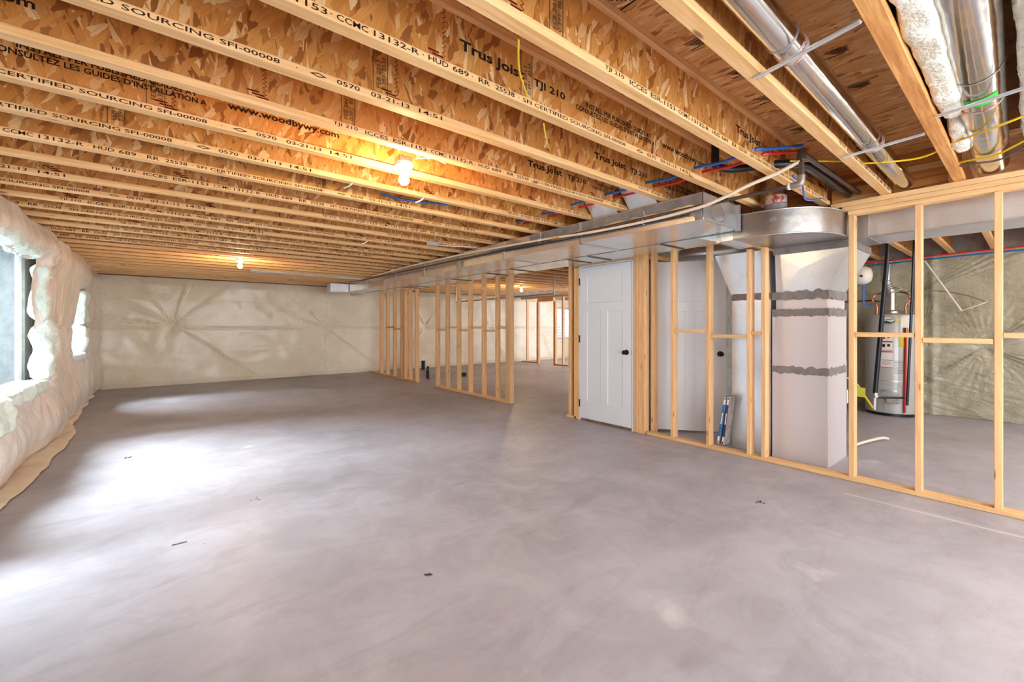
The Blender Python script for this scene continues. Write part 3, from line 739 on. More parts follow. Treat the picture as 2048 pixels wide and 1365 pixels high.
ragged(lambda t, s, j_: (3.1985, 1.615+t*2.0, zb+(.13 if s == 0 else .205)+(j_ if s == 0 else 0)), 60, 'mastic', MAST, dA, 3, .05)
ragged(lambda t, s, j_: (3.1983, 1.612+(0 if s == 0 else .06+j_), zb+t*.2), 20, 'mastic', MAST, dA, 8, .02)
# boots rising into the joist bays
for k, (y0, y1) in enumerate(((2.41, 2.70), (2.01, 2.29), (9.23, 9.47))):
    x0 = 2.85 if k < 2 else 1.9
    M = MB(); M.add([(x0+.12, y0, 2.60), (3.6, y0, 2.60), (3.6, y1, 2.60), (x0+.12, y1, 2.60), (3.22, y0, zt), (3.7, y0, zt), (3.7, y1, zt), (3.22, y1, zt)],
                    [(0, 1, 2, 3), (7, 6, 5, 4), (0, 4, 5, 1), (1, 5, 6, 2), (2, 6, 7, 3), (3, 7, 4, 0)]); M.build('takeoff_boot', GALVW, dA)
pan = MB().box(1.2, 3.3, 9.17, 9.50, ZJ-.006, ZJ-.001).build('joist_pan', GALVW); tag(pan, 'flat sheet metal pan closing a joist bay near the far wall', 'sheet metal')
dB = thing('return_trunk', (4.0, 1.7, zb), 'second rectangular duct running beside the first, over the doors', 'duct')
ductbox('duct_body', [(1.66, 3.835, 4.33, 2.045, 2.25), (1.78, 3.835, 4.32, 2.045, 2.25), (1.98, 3.835, 4.27, zb-.004, 2.32), (5.2, 3.82, 4.27, zb-.004, 2.32), (5.3, 3.82, 4.22, zb-.004, 2.32), (8.6, 3.82, 4.22, zb-.004, 2.32), (11.6, 3.82, 4.10, zb-.02, 2.32)], GALV, dB)
for k, y in enumerate((2.35, 3.3, 3.62, 4.75, 5.35, 6.4, 8.0, 8.35)):
    M = MB(); M.box(3.84, 4.26, y-.014, y+.014, zb-.012, zb-.004); M.build('drive_cleat', plain('steel_cleat%d' % k, (96, 92, 90), .4, .8) if k == 0 else bpy.data.materials['steel_cleat0'], dB)
    
MB().box(3.832, 4.33, 1.765, 1.80, 2.038, 2.255).build('seam_strip', GALVD, dB)
o = MB().box(2.95, 3.80, 10.35, 10.62, 2.10, 2.30, .004).build('duct_box', GALVW); tag(o, 'short grey duct box at the far end of the trunks', 'duct')
# curved elbow
el = thing('curved_duct_elbow', (4.2, 1.3, 2.045), 'wide curved sheet metal elbow turning into the plenum', 'duct')
outer = [(3.838, 1.66), (3.842, 1.55), (3.858, 1.43), (3.89, 1.32), (3.94, 1.22), (4.01, 1.14), (4.09, 1.08), (4.19, 1.035), (4.30, 1.008), (4.41, .997), (4.60, .995)]
inner = [(4.33, 1.66), (4.34, 1.655), (4.36, 1.645), (4.38, 1.635), (4.41, 1.62), (4.44, 1.61), (4.47, 1.60), (4.50, 1.592), (4.54, 1.587), (4.57, 1.583), (4.60, 1.58)]
z0, z1 = 2.05, 2.25; V = []; F = []
for (a, b) in zip(outer, inner): V += [(a[0], a[1], z0), (b[0], b[1], z0), (b[0], b[1], z1), (a[0], a[1], z1)]
for i in range(len(outer)-1):
    for k in range(4): F.append((i*4+k, i*4+(k+1) % 4, (i+1)*4+(k+1) % 4, (i+1)*4+k))
MB().add(V, F).build('duct_body', metal('galvanized_weathered', (188, 180, 172), .34, .25), el, True)
for zz in (z0, z1):
    lipp = [(x-.004*(1 if i < 6 else 0), y-.004, zz) for i, (x, y) in enumerate(outer)]; MB().tube(lipp, .005, 6).build('rolled_edge', GALVD, el, True)
M = MB(); M.add([(3.868-.006, 1.385, 2.17), (3.874-.006, 1.355, 2.20), (3.884-.006, 1.325, 2.17), (3.874-.006, 1.355, 2.14)], [(0, 1, 2, 3)]); M.build('mastic_patch', MAST, el)
st = thing('round_stub_duct', (3.97, 1.37, 2.25), 'short round duct rising from the curved elbow with red printed tape', 'duct')
MB().lathe((3.97, 1.37, 2.25), [(.08, 0), (.08, .36)], 28).build('duct_body', FOIL, st, True)
MB().lathe((3.97, 1.37, 2.25), [(.083, .0), (.083, .06)], 28).build('mastic', MAST, st, True)
TAPE = NT('clear_tape_red_print'); oo = TAPE.coords(rnd=False); tv = TAPE.noise(oo, 26, 3, .7); TAPE.fin(TAPE.ramp(tv, [(.52, lin((205, 196, 190))), (.60, lin((196, 60, 46)))]), .3, .4); TAPE = TAPE.m
MB().lathe((3.97, 1.37, 2.25), [(.0815, .065), (.0815, .13)], 28).build('tape', TAPE, st, True)
# wide plenum drop
pl = thing('plenum_drop', (4.9, 1.4, 0), 'wide grey sheet metal drop with mastic bands standing behind the partition', 'duct')
PX = 4.64
GPAINT = plain('pale_grey_sheet', (214, 206, 206), .42, .35)
MB().box(PX, 5.24, 1.175, 1.632, 0, 1.44, .002).build('lower_cabinet', GPAINT, pl)
MB().box(PX+.01, 5.22, 1.185, 1.60, 1.44, 1.60).build('collar', GPAINT, pl)
# hat with cross-broken faces
A = [(PX+.01, 1.60, 1.60), (PX+.01, 1.185, 1.60), (5.20, 1.185, 1.60), (5.20, 1.60, 1.60)]; B = [(PX-.02, 1.60, 1.99), (PX-.02, 1.0, 1.99), (5.30, 1.0, 1.99), (5.30, 1.60, 1.99)]
V = A+B+[(PX-.015, 1.38, 1.84)]; F = [(0, 1, 8), (1, 5, 8), (5, 4, 8), (4, 0, 8), (1, 2, 6, 5), (2, 3, 7, 6), (3, 0, 4, 7), (4, 5, 6, 7)]
MB().add(V, F).build('flared_hat', GALVW, pl)
MB().box(PX-.035, 5.30, .995, 1.61, 1.985, 2.05).build('top_flange', MAST, pl)
for (za, zb_, sd) in ((1.545, 1.625, 1), (1.385, 1.455, 2), (.835, .905, 3)):
    xf = PX-.0025
    ragged(lambda t, s, j_: (xf, 1.632-t*.458, (za if s == 0 else zb_)+j_), 50, 'mastic_band', MAST, pl, sd*11, .022)
    ragged(lambda t, s, j_: (PX+t*.6, 1.172, (za if s == 0 else zb_)+j_), 40, 'mastic_band', MAST, pl, sd*17, .022)
# narrow drop with cross breaks
nd = thing('return_drop', (4.8, 1.85, 0), 'narrow bright sheet metal drop left of the wide one, creased in crosses', 'duct')
x0 = 4.685; V = [(x0, 2.035, .002), (x0, 1.66, .002), (x0, 1.66, 1.60), (x0, 2.035, 1.60), (x0-.012, 1.85, .95), (5.1, 2.035, .002), (5.1, 1.66, .002), (5.1, 1.66, 1.6), (5.1, 2.035, 1.6)]
MB().add(V, [(0, 1, 4), (1, 2, 4), (2, 3, 4), (3, 0, 4), (5, 0, 3, 8), (1, 6, 7, 2), (6, 5, 8, 7), (8, 3, 2, 7), (0, 5, 6, 1)]).build('lower_cabinet', GALVW, nd)
V = [(x0, 2.035, 1.60), (x0, 1.66, 1.60), (x0-.08, 1.66, 2.05), (x0-.08, 2.18, 2.05), (x0-.03, 1.88, 1.83), (5.1, 2.035, 1.6), (5.1, 1.66, 1.6), (5.15, 1.66, 2.05), (5.15, 2.18, 2.05)]
MB().add(V, [(0, 1, 4), (1, 2, 4), (2, 3, 4), (3, 0, 4), (5, 0, 3, 8), (1, 6, 7, 2), (6, 5, 8, 7), (8, 3, 2, 7)]).build('flared_hat', GALVW, nd)
ragged(lambda t, s, j_: (x0-.004, 2.037-t*.375, (1.56 if s == 0 else 1.645)+j_), 40, 'mastic_band', MAST, nd, 40, .02)
# trunk of the furnace room
mt = thing('room_trunk', (4.65, .9, 2.05), 'flat bright duct running to the right behind the top plate', 'duct')
MB().box(4.62, 5.1, -1.8, .885, 2.05, 2.262).build('duct_body', GALVW, mt)
MB().box(4.612, 4.62, -1.8, .885, 2.045, 2.058).build('seam_strip', GALVD, mt)
MB().box(4.612, 5.1, .885, 1.05, 2.046, 2.30).build('end_collar', GALVD, mt)
# thin round duct
rd = thing('round_vent_duct', (1.0, .62, 2.405), 'thin shiny round duct running along a joist bay at the upper right', 'duct')
p0, p1 = Vector((-.6, .60, 2.405)), Vector((4.40, .625, 2.402)); R = .056
MB().tube([p0.lerp(p1, k/12) for k in range(13)], R, 32).build('duct_body', FOIL, rd, True)
for t in (.50, .775):
    c = p0.lerp(p1, t); c2 = p0.lerp(p1, t+.012); MB().tube([c, c2], R+.0015, 32).build('tape', TAPE, rd, True)
for t in (.485, .76): c = p0.lerp(p1, t); c2 = p0.lerp(p1, t+.002); MB().tube([c, c2], R+.003, 32).build('crimp_ring', GALVD, rd, True)
# wide foil duct with stripes, label
wd = thing('wide_round_duct', (1.0, .14, 2.43), 'wide mirror-bright round duct between batts with a green label', 'duct')
p0, p1 = Vector((-.6, .11, 2.43)), Vector((4.42, .185, 2.43)); R2 = .085
MB().tube([p0.lerp(p1, k/12) for k in range(13)], R2, 40).build('duct_body', FOIL, wd, True)
def patch(x0, x1, a0, a1, r, name, mat, n=10):
    V = []; F = []; m_ = 6
    for i in range(n+1):
        a = a0+(a1-a0)*i/n
        for k in range(m_+1):
            x = x0+(x1-x0)*k/m_; t = (x-p0.x)/(p1.x-p0.x); c = p0.lerp(p1, t); V.append((c.x, c.y+r*math.sin(a), c.z-r*math.cos(a)))
    for i in range(n):
        for k in range(m_): F.append((i*(m_+1)+k, i*(m_+1)+k+1, (i+1)*(m_+1)+k+1, (i+1)*(m_+1)+k))
    return MB().add(V, F).build(name, mat, wd, True)
patch(2.93, 3.02, -.75, .62, R2+.0015, 'green_label', GRN)
for k in range(14): patch(2.945 if k % 3 else 2.96, 2.968, -.30+.05*k, -.28+.05*k, R2+.0022, 'printed_mark', INK, 1)
patch(3.10, 3.125, -1.3, 1.3, R2+.001, 'tape', TAPE)
for x in (2.72, 3.9): patch(x, x+.012, -1.5, 1.5, R2+.003, 'crimp_ring', GALVD)
# batts around the wide duct
lump('insulation_batt', (1.75, .258, 2.475), (3.0, .105, .25), 'long cream batt stuffed between the laminated joist and the foil duct', BATT, .16, 6, 31)
lump('insulation_batt', (3.55, .272, 2.475), (.55, .075, .24), 'short ragged cream batt end near the plate', BATT, .3, 7, 37)
lump('insulation_batt', (1.9, .015, 2.49), (4.6, .06, .18), 'cream batt on the right side of the foil duct', BATT, .35, 5, 41)
o = MB().box(xs0, 4.4, -.025, .30, 2.612, ZS-.002).build('insulation_facing', batt('brown_paper', (170, 120, 84), (140, 92, 60))); tag(o, 'brown paper facing of the batt above the foil duct', 'insulation')
# steel hanger strips
for (a, b, l) in (((1.91, .735, ZJ-.008), (1.83, .372, ZJ-.008), 'steel hanger strip under the thin round duct nearest the camera'), ((3.22, .735, ZJ-.008), (3.165, .372, ZJ-.008), 'steel hanger strip under the thin round duct closer to the plate'), ((2.95, .306, ZJ-.008), (2.88, -.05, ZJ-.008), 'steel hanger strip passing under the green-labelled duct')):
    a, b = Vector(a), Vector(b); d = (b-a).normalized(); w = Vector((-d.y, d.x, 0))*.011
    M = MB(); V = [a-w, a+w, b+w, b-w]; V = [tuple(p) for p in V]+[(p.x, p.y, p.z+.005) for p in V]
    M.add(V, [(3, 2, 1, 0), (4, 5, 6, 7), (0, 1, 5, 4), (1, 2, 6, 5), (2, 3, 7, 6), (3, 0, 4, 7)]); M.tube([a-Vector((0, 0, .003)), b-Vector((0, 0, .003))], .005, 6)
    tag(M.build('hanger_strip', GALVW), l, 'hanger strip')

# ------------------------------------------------------------------ pipes, hoses, cables
def cable(name, pts, r, mat, label, cat, n=8, sub=6, root=None):
    P = [Vector(p) for p in pts]; Q = []
    if sub > 1 and len(P) > 2:
        for i in range(len(P)-1):
            a = P[max(i-1, 0)]; b = P[i]; c = P[i+1]; d = P[min(i+2, len(P)-1)]
            for k in range(sub):
                t = k/sub; Q.append(.5*((2*b)+(c-a)*t+(2*a-5*b+4*c-d)*t*t+(3*b-a-3*c+d)*t**3))
        Q.append(P[-1])
    else: Q = P
    o = MB().tube(Q, r, n).build(name, mat, root, True)
    return tag(o, label, cat) if label else o
gp = thing('gas_pipe', (3.13, 1, 2.2), 'brown steel pipe along the trunk, elbowing up under the joists', 'pipe')
cable('pipe_run', [(3.155, 8.9, 2.25), (3.155, 5, 2.22), (3.155, .99, 2.205)], .0125, IRON, None, None, 12, 1, gp)
cable('elbow_fitting', [(3.155, 1.02, 2.205), (3.155, .965, 2.205), (3.158, .945, 2.215), (3.16, .94, 2.26)], .021, plain('grey_fitting', (150, 138, 128), .45, .5), None, None, 12, 4, gp)
cable('riser', [(3.16, .94, 2.23), (3.16, .94, 2.40)], .016, IRON, None, None, 12, 1, gp)
cable('tee_fitting', [(3.16, .94, 2.36), (3.16, .94, 2.425)], .026, IRON, None, None, 14, 1, gp)
cable('pipe_run', [(3.16, .935, 2.40), (4.46, .915, 2.40)], .0165, IRON, None, None, 12, 1, gp)
for y in (1.0, ): cable('pipe_collar', [(3.155, y, 2.205), (3.155, y+.012, 2.205)], .023, PORC, None, None, 12, 1, gp)
cable('coupling', [(3.155, 3.10, 2.211), (3.155, 3.2, 2.211)], .018, plain('brass', (196, 160, 92), .3, 1), None, None, 12, 1, gp)
tag(cable('waste_pipe', [(3.23, 1.20, 2.42), (3.34, 1.08, 2.42), (3.45, 1.02, 2.42), (3.60, 1.0, 2.415), (4.46, .985, 2.40)], .027, BLACK, 'x', 'pipe', 16, 5), 'black plastic waste pipe beside the brown pipe above the elbow', 'pipe')
tag(cable('waste_pipe', [(3.05, 1.44, 2.60), (3.05, 1.44, 2.46), (3.07, 1.42, 2.43), (3.14, 1.36, 2.415), (3.22, 1.22, 2.415)], .027, BLACK, 'x', 'pipe', 16, 5), 'black plastic bend dropping from a joist bay above the trunk', 'pipe')
hs = [(3.16, .93, 2.36), (3.14, 1.08, 2.305), (3.12, 1.24, 2.267), (3.12, 1.44, 2.215), (3.125, 1.62, 2.19), (3.14, 2.02, 2.18), (3.15, 2.6, 2.19), (3.15, 3.3, 2.225), (3.15, 4.2, 2.26), (3.16, 5.3, 2.29), (3.17, 6.9, 2.305), (3.20, 8.0, 2.30), (3.24, 8.5, 2.31)]
cable('white_hose', hs, .0125, HOSE, 'long white hose draped along the side of the duct', 'hose', 10, 6)
cable('drain_line', [(3.17, 1.7, 2.165), (3.17, 3.0, 2.178), (3.175, 5.0, 2.225), (3.20, 8.2, 2.255), (3.12, 9.6, 2.27)], .006, BLACK, 'thin black line strung below the white hose', 'cable', 8, 4)
for k, (y, z) in enumerate(((2.1, 2.19), (3.4, 2.235), (4.6, 2.275), (6.2, 2.30), (7.3, 2.30))):
    q = [(3.155+.020*math.cos(a), y, z-.008+.026*math.sin(a)) for a in np.linspace(0, 2*PI, 12)]; q += [(3.17, y+.01, z+.09 if z < 2.25 else 2.34)]
    tag(cable('cable_tie', q, .0022, PORC, 'x', 'x', 5, 1), 'white tie holding the hose, %s from the camera' % ORD[k], 'cable tie', 'ties on the white hose')
# water tubes strung through the joist webs
for nm, x, mat, dz in (('blue', 2.93, BLUE, .0), ('red', 3.04, RED, -.005)):
    pts = []
    for k in range(2, 23):
        y = .338+.4*k; pts.append((x+.004*math.sin(k*2), y, 2.425+dz)); pts.append((x+.006, y+.2, 2.412+dz+.012*math.sin(k*1.7)))
    pts = [(x+.28, .95, 2.47), (x+.10, 1.08, 2.44)]+pts[0:]
    cable('water_tube', pts, .010, mat, '%s plastic water tube threaded through the joists beside the trunk' % nm, 'tube', 8, 3)
cable('water_tube', [(1.35, 3.56, 2.45), (1.6, 3.50, 2.405), (2.1, 3.47, 2.44)], .009, BLUE, 'short loop of blue tube dipping below a joist in mid ceiling', 'tube', 8, 6)
cable('water_tube', [(3.18, 1.0, 2.28), (3.3, .98, 2.24), (3.55, 1.03, 2.20), (3.85, 1.02, 2.26)], .006, BLUE, 'short blue tube hanging beside the elbow fitting', 'tube', 8, 6)
for k, (a, l) in enumerate((([(.998, 1.19, 2.34), (1.12, 1.33, 2.34), (1.345, 1.53, 2.377)], 'yellow cable hanging near the big printed joist'), ([(1.512, 1.60, 2.34), (1.62, 1.70, 2.35), (1.878, 1.93, 2.40)], 'yellow cable crossing the next bay'), ([(2.283, 2.325, 2.546), (2.285, 2.31, 2.47), (2.278, 2.325, 2.411)], 'yellow cable in the third bay beside the bulb'), ([(1.42, 2.44, 2.36), (1.38, 2.55, 2.42), (1.33, 2.7, 2.45)], 'cream cable end beside the near lamp'))):
    cable('wiring_cable', a, .004, YEL if k < 3 else HOSE, l, 'cable', 6, 6)
cable('wiring_cable', [(3.30, 1.05, 2.42), (3.55, .74, 2.385), (3.55, .70, 2.36), (3.62, .45, 2.335), (3.55, .29, 2.36), (3.35, .14, 2.325), (3.30, -.04, 2.35), (3.2, -.3, 2.36)], .006, YEL, 'yellow cable sagging under both round ducts', 'cable', 8, 6)
cable('wiring_cable', [(4.05, .36, 2.36), (3.95, .27, 2.345), (3.9, .15, 2.328), (3.75, .0, 2.35), (3.6, -.2, 2.36)], .006, YEL, 'yellow cable close to the plate beside the foil duct', 'cable', 8, 6)
cable('wiring_cable', [(4.1, .36, 2.35), (4.0, .27, 2.335), (3.97, .13, 2.316), (3.8, -.02, 2.34), (3.65, -.2, 2.35)], .006, plain('grey_cable', (90, 88, 88), .5), 'dark grey cable under the foil duct end', 'cable', 8, 6)
for k, (x, y, l) in enumerate(((1.05, 3.13, 'grey strap tab hanging under a joist left of the near bulb'), (1.62, 3.13, 'curled white wire end under a joist right of the near bulb'), (1.9, 5.13, 'small plastic strap hanging from a distant joist'))):
    cable('strap_tab', [(x, y, 2.34), (x-.02, y+.02, 2.315), (x-.05, y+.05, 2.30)], .006, GALVW if k == 0 else PORC, l, 'strap', 6, 4)
jb = thing('junction_box', (2.55, 4.71, 2.30), 'grey square junction box under the joists with white cable', 'junction box')
MB().box(2.50, 2.62, 4.66, 4.76, 2.29, 2.334, .004).build('box_body', GALVW, jb)
cable('cable_tail', [(2.62, 4.71, 2.31), (2.85, 4.68, 2.315), (3.15, 4.62, 2.33)], .005, PORC, None, None, 6, 6, jb)
cable('wiring_cable', [(2.95, 2.50, 2.40), (3.05, 2.44, 2.35), (3.17, 2.5, 2.345)], .0035, PORC, 'white wire drooping toward the trunk', 'cable', 6, 6)

# ------------------------------------------------------------------ lamps
def lamp(loc, label, scale=1.0):
    x, y, z = loc; t = thing('ceiling_lamp', loc, label, 'lamp', 'bare bulbs on porcelain holders')
    MB().box(x-.045, x+.045, y-.03, y+.045, z, z+.04, .004).build('mounting_box', GALVD, t)
    lh = MB().lathe(loc, [(.058, 0), (.060, -.012), (.055, -.022), (.030, -.030), (.026, -.050), (.024, -.052)], 28).build('lamp_holder', PORC, t, True)
    MB().lathe(loc, [(.012, -.050), (.016, -.066), (.028, -.084), (.033, -.102), (.031, -.120), (.020, -.134), (.003, -.139)], 24).build('bulb', BULBM, lh, True)
    return t
lamp((1.165, 2.52, 2.325), 'lit bare bulb on a white holder between the nearer joists')
lamp((.865, 7.69, 2.320), 'lit bare bulb on a holder near the far wall')
lamp((7.09, 8.34, 2.320), 'lit bare bulb in the room beyond the stud rows')
lamp((6.6, -.30, 2.325), 'lit bare bulb added out of view at right to light the furnace room')  # unseen bulb, added as light for the furnace room

# ------------------------------------------------------------------ room beyond: partition at X = 10 with doorway
for k, (y, w) in enumerate(((11.50, .04), (10.95, .04), (10.90, .04), (10.12, .04), (10.07, .04), (9.72, .04), (9.30, .04), (8.9, .04))):
    stud(y, PZ, 2.26 if y < 10 or y > 11 else 2.13, 'stud of the distant partition, %s from the far wall' % ORD[k], 'studs of the distant partition', w, 10.0, 10.09)
plate('top_plate', 10.0, 10.09, 8.6, 11.8, 2.262, 2.333, 'top plate of the distant partition')
plate('door_header', 9.995, 10.09, 10.12, 10.91, 2.14, 2.26, 'deep header over the distant doorway', 'header')
plate('bottom_plate', 10.0, 10.09, 8.6, 10.12, .002, PZ, 'bottom plate of the distant partition right of its doorway')
plate('bottom_plate', 10.0, 10.09, 10.86, 11.75, .002, PZ, 'bottom plate of the distant partition left of its doorway')
# rough plumbing
cable('vent_stack', [(4.60, 9.62, .06), (4.60, 9.62, 2.06), (4.55, 9.9, 2.20), (4.52, 10.1, 2.24)], .028, BLACK, 'black plastic vent stack rising inside the far stud row', 'pipe', 14, 1)
o = MB().lathe((5.88, 11.40, 0), [(.055, 0), (.055, .24), (.062, .24), (.062, .27)], 20).build('drain_stub', BLACK, None, True); tag(o, 'tall black drain stub standing on the floor beyond the studs', 'pipe stub')
o = MB().lathe((5.0, 9.45, 0), [(.05, 0), (.05, .18), (.035, .2), (.035, .3)], 16).build('drain_stub', BLACK, None, True); tag(o, 'black drain fitting beside the far stud row', 'pipe stub')
o = MB().box(5.85, 5.97, 9.2, 9.32, 0, .10, .006).build('floor_box', BLACK); tag(o, 'small black plug box on the floor behind the middle studs', 'box')
cable('conduit_pipe', [(5.9, 9.6, 2.34), (5.9, 9.6, 1.93), (5.9, 5.95, 1.93), (5.9, 5.95, 2.34)], .016, plain('galvanised_rod', (170, 160, 146), .4, .7), 'thin metal rod fixed high behind the middle studs', 'pipe', 8, 1)

# ------------------------------------------------------------------ furnace room objects
wh = thing('water_heater', (8.30, 1.33, 0), 'grey upright tank water heater against the plastic-covered wall', 'water heater')
hx, hy, hr = 8.30, 1.33, .295
MB().lathe((hx, hy, 0), [(hr-.02, .0), (hr-.02, .045)], 40).build('base_ring', BLACK, wh, True)
MB().lathe((hx, hy, .045), [(hr, 0), (hr, .40), (hr+.003, .402), (hr+.003, 1.38), (hr-.01, 1.41), (.09, 1.435)], 48).build('tank', TANK, wh, True)
MB().lathe((hx, hy, 1.48), [(.09, 0), (.085, .03), (.055, .05)], 24).build('draft_hood', GALVD, wh, True)
vd = Vector((-hx, -hy, 0)).normalized(); A0 = math.atan2(vd.y, vd.x)
def onheater(a0, a1, z0, z1, name, mat, r=hr+.0055, n=8, root=None):
    V = []; F = []
    for i in range(n+1):
        a = A0+a0+(a1-a0)*i/n
        V += [(hx+r*math.cos(a), hy+r*math.sin(a), z0), (hx+r*math.cos(a), hy+r*math.sin(a), z1)]
    for i in range(n): F.append((2*i, 2*i+1, 2*i+3, 2*i+2))
    return MB().add(V, F).build(name, mat, root or wh, True)
LBL = plain('white_label', (226, 224, 220), .5); LR = plain('red_print', (190, 44, 34), .5); LY = plain('yellow_label', (222, 206, 40), .5); LG = plain('dark_green', (20, 92, 60), .4)
# negative angle = towards the left in the photo? sign resolved so that +a goes to the right
WL = onheater(-.38, .05, .70, 1.20, 'warning_label', LBL)
for z in (1.19, 1.06, .94, .915, .80, .70): onheater(-.38, .05, z, z+(.018 if z in (.915, 1.06) else .008), 'label_stripe', LR, hr+.0065, root=WL)
for z in (1.12, 1.0): 
    onheater(-.32, -.22, z-.01, z+.035, 'label_picture', LR if z > 1.05 else INK, hr+.0065, root=WL); onheater(-.14, -.04, z, z+.035, 'label_picture', LR if z > 1.05 else INK, hr+.0065, root=WL)
for k in range(5): onheater(-.34, .0, .74+.0115*k, .743+.0115*k, 'label_line', INKG, hr+.0065, root=WL)
for k in range(9): onheater(.10, .48, .62+.022*k, .624+.022*k, 'label_line', INKG, hr+.0065)
V = []; F = []; n = 22
def oval(ca, cz, ra, rz, r, mat, name, half=False, root=None):
    V = []; 
    for j_ in range(n):
        t = (PI+PI*j_/(n-1)) if half else 2*PI*j_/n
        a = A0+ca+ra*math.cos(t); V.append((hx+r*math.cos(a), hy+r*math.sin(a), cz+rz*math.sin(t)))
    o_ = MB().add(V, [tuple(range(n))]).build(name, mat, root or wh)
    return o_
BR = oval(-.12, 1.375, .27, .052, hr+.010, INK, 'badge'); oval(-.12, 1.375, .25, .046, hr+.0135, LBL, 'badge_face', root=BR); oval(-.12, 1.368, .24, .036, hr+.016, LG, 'badge_band', True, root=BR)
v_, f_ = text_geo('(S) Smith', .12, .026)
P = []
for a, b in v_:
    aa = A0-.12+(-.06+a)/hr; P.append((hx+(hr+.017)*math.cos(aa), hy+(hr+.017)*math.sin(aa), 1.375+b))
MB().add(P, f_).build('badge_lettering', INK, BR)
onheater(.20, .36, 1.36, 1.40, 'yellow_label', LY); onheater(.28, .62, 1.0, 1.16, 'yellow_label', LY)
onheater(-.75, .9, .50, .515, 'cover_seam', GALVD); onheater(-.36, .22, .355, .385, 'burner_strap', GALVD, hr+.009)
c = Vector((hx, hy, 0))+vd*(hr+.04)
MB().box(c.x-.03, c.x+.03, c.y-.09, c.y+.05, .20, .30, .01).build('gas_valve', TANK, wh)
onheater(-.25, .25, .08, .18, 'burner_door', TANK, hr+.010)
tp = []
for z in (1.19, .9, .6, .35, .07): tp.append((hx+(hr+.022)*math.cos(A0+.52-.05*(1.2-z)), hy+(hr+.022)*math.sin(A0+.52-.05*(1.2-z)), z))
cable('relief_pipe', tp, .014, RED, None, None, 10, 4, wh); cable('relief_valve', [(tp[0][0], tp[0][1], 1.17), (tp[0][0], tp[0][1], 1.27)], .022, COPPER, None, None, 10, 1, wh)
vt = thing('heater_flue', (hx, hy, 1.52), 'crinkled metal flue pipe rising from the water heater', 'flue')
prof = [(.050, 0), (.050, .32)]
pa = [(hx, hy, 1.53), (hx, hy, 1.78)]; MB().tube(pa, .050, 20).build('pipe', FOIL, vt, True)
pts = []; rs = []
for k in range(25):
    t = k/24; pts.append((hx, hy+.06*(t*t*(3-2*t)), 1.78+.20*t)); rs.append(.053+.006*math.sin(k*2.2))
MB().tube(pts, rs, 20).build('flexible_bend', GALV, vt, True)
MB().tube([(hx, hy+.06, 1.97), (hx, hy+.06, 2.33)], .058, 20).build('pipe', GALVD, vt, True)
MB().lathe((hx, hy+.06, 2.22), [(.10, 0), (.10, .02), (.06, .06)], 20).build('collar', GALVD, vt, True)
for s_, l in ((-1, 'left'), (1, 'right')):
    w = Vector((-vd.y, vd.x, 0))*s_*-.16*(-1)
    b = Vector((hx, hy, 0))+w
    cable('copper_connector', [(b.x, b.y, 1.47), (b.x, b.y, 1.60), (b.x+w.x*.3, b.y+w.y*.3, 1.68), (b.x+w.x*.1, b.y+w.y*.1, 1.76), (b.x-w.x*.5+.12, b.y-w.y*.5, 1.80)], .012, COPPER, 'corrugated copper connector on top of the heater, %s one' % ('right' if s_ < 0 else 'left'), 'pipe', 8, 5)
et = thing('expansion_tank', (8.05, 1.62, 2.05), 'round white expansion tank hanging left of the flue', 'tank')
MB().lathe((8.05, 1.62, 2.02), [(.004, -.11), (.06, -.10), (.11, -.06), (.125, 0), (.125, .06), (.11, .12), (.06, .16), (.02, .17)], 28).build('tank_body', PORC, et, True)
MB().lathe((7.93, 1.60, 2.03), [(.016, -.02), (.016, .01)], 12, 'X').build('air_valve', BLACK, et, True)
cable('hanger_pipe', [(8.05, 1.62, 2.18), (8.05, 1.62, 2.635)], .012, COPPER, None, None, 8, 1, et)
cable('pipe_drop', [(8.05, 1.60, 1.93), (8.05, 1.60, 1.62), (8.08, 1.50, 1.60)], .014, BLUE, None, None, 8, 1, et)
cable('copper_line', [(8.5, 2.0, 1.68), (8.3, 1.55, 1.68), (8.3, 1.45, 1.66)], .011, plain('dark_copper', (120, 60, 50), .4, .8), 'dark red pipe crossing behind the expansion tank', 'pipe', 8, 1)
g2 = thing('gas_riser', (7.2, 1.1, .2), 'thick black steel gas pipe leaning left in front of the heater', 'pipe')
cable('pipe_run', [(7.17, 1.31, .38), (7.20, 1.20, 2.05), (7.21, 1.17, 2.635)], .026, IRONB, None, None, 12, 1, g2)
cable('sediment_trap', [(7.17, 1.31, .38), (7.17, 1.315, .20)], .018, GALVW, None, None, 10, 1, g2)
cable('valve_body', [(7.17, 1.30, .36), (7.17, 1.31, .42)], .032, GALVD, None, None, 10, 1, g2)
cable('branch_pipe', [(7.17, 1.30, .36), (7.9, 1.13, .30)], .014, IRONB, None, None, 8, 1, g2)
cable('gas_drop', [(7.9, 1.10, .20), (7.9, 1.02, 2.635)], .016, IRONB, 'slim black steel pipe between the heater and the middle stud', 'pipe', 8, 1)
cable('gas_flex_line', [(5.25, 1.35, .75), (5.8, 1.42, .73), (6.5, 1.52, .68), (6.9, 1.45, .55), (7.05, 1.38, .36), (7.165, 1.33, .22)], .013, YEL, 'bright yellow flexible gas line with hanging tag left of the heater', 'hose', 10, 5)
o = MB().box(6.93, 6.935, 1.36, 1.46, .38, .50).build('hanging_tag', plain('yellow_tag', (216, 206, 70), .5)); tag(o, 'yellow paper tag hanging on the gas line', 'tag')
cable('condensate_hose', [(5.6, 1.22, .02), (5.9, 1.16, .03), (6.2, 1.07, .04), (6.25, 1.02, .03)], .015, HOSE, 'pale hose end lying on the furnace room floor', 'hose', 8, 5)
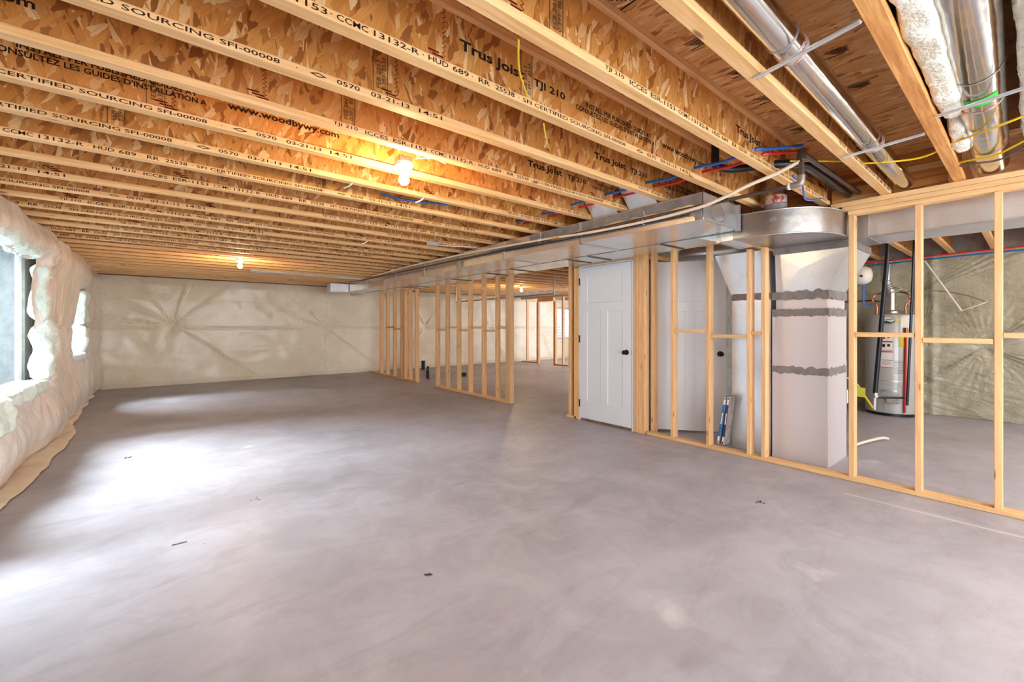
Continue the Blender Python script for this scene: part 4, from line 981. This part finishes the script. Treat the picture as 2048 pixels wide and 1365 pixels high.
for nm, mat, dz, r_ in (('red', RED, 0, .010), ('blue', BLUE, -.04, .010)):
    cable('water_tube', [(8.2, 1.75, 2.24+dz), (8.2, 1.0, 2.26+dz), (8.2, .5, 2.27+dz), (8.2, -.3, 2.28+dz), (8.2, -1.0, 2.29+dz)], r_, mat, '%s plastic tube crossing above the plastic sheet in the furnace room' % nm, 'tube', 8, 4)
cable('wall_conduit', [(8.45, 1.0, 2.25), (8.40, .62, 1.50), (8.42, .38, 1.62)], .010, PORC, 'slim white conduit leaning in a V against the plastic sheet', 'conduit', 8, 1)
cable('wall_cable', [(8.45, 1.45, 1.78), (8.45, .95, 1.80), (8.44, .60, 1.72), (8.42, .38, 1.60)], .007, plain('grey_line', (120, 116, 100), .5), 'thin grey cable arching across the crinkled plastic', 'cable', 8, 6)
cable('thermostat_cable', [(5.42, 1.40, 2.34), (5.42, 1.42, 1.62), (5.32, 1.44, 1.30), (5.245, 1.45, 1.22)], .006, ORNG, 'orange cable stub behind the wide drop', 'cable', 6, 1)
fb = thing('condensate_pump', (5.6, 1.32, .52), 'small white box on the side behind the wide drop', 'box')
MB().box(5.28, 5.42, 1.20, 1.32, .50, .64, .006).build('box_body', PORC, fb); MB().box(5.34, 5.35, 1.195, 1.20, .40, .95).build('bracket', GALVD, fb)
# filters leaning by the narrow drop
FB1 = plain('filter_blue', (28, 118, 186), .45); FB2 = plain('filter_navy', (26, 40, 120), .45); FW_ = batt('filter_pleat', (196, 190, 180), (150, 146, 140))
def filt(y0, lean, mat, label, x0=4.53):
    t = thing('air_filter', (x0, y0, .04), label, 'air filter')
    import mathutils
    h, w, th = .52, .14, .022
    body = MB().box(x0+.002, x0+w, y0, y0+th, .04, .04+h).build('pleated_panel', FW_, t)
    edge = MB().box(x0, x0+.002, y0-.001, y0+th+.001, .04, .04+h).build('cardboard_edge', mat, t)
    mk = MB(); mk.box(x0-.0008, x0, y0+.001, y0+th-.001, .04+h-.09, .04+h-.005); mk.box(x0-.0008, x0, y0+.001, y0+th-.001, .045, .125); mk.box(x0-.0008, x0, y0+.006, y0+th-.006, .26, .38); mk.build('white_print', PORC, edge)
    dk = MB(); dk.box(x0-.0014, x0-.0007, y0+.006, y0+th-.006, .05, .075); dk.box(x0-.0014, x0-.0007, y0+.006, y0+th-.006, .04+h-.035, .04+h-.012); dk.build('printed_square', INK, edge)
    t.rotation_euler = (lean, 0, 0); return t
filt(2.105, math.radians(9), FB1, 'air filter with a bright blue edge leaning by the narrow drop, left one')
filt(2.055, math.radians(7), FB2, 'air filter with a navy blue edge leaning right of the brighter one')
# litter
for k, (x, y, w_, l) in enumerate(((.52, 3.66, .05, 'crumbled grey mortar bit on the left part of the floor'), (3.36, 1.26, .04, 'dark crumb on the floor toward the right partition'), (1.05, 1.985, .02, 'tiny brown chip on the middle of the floor'), (-.30, 5.6, .03, 'small wood chip in the bright patch by the left wall'))):
    M = MB()
    for q in range(5): 
        a = random.random()*6.3; r_ = w_*random.random(); cx, cy = x+r_*math.cos(a), y+r_*math.sin(a); M.box(cx-.006, cx+.006, cy-.005, cy+.004, .001, .006, .001)
    tag(M.build(['mortar_crumb', 'dirt_crumb', 'brown_chip', 'wood_chip'][k], CONCW if k == 0 else IRON), l, 'debris')
o = MB().box(.02, .09, 3.19, 3.196, .001, .004).build('wood_splinter', IRON); tag(o, 'thin dark splinter lying on the open floor', 'debris'); o.rotation_euler = (0, 0, 0)
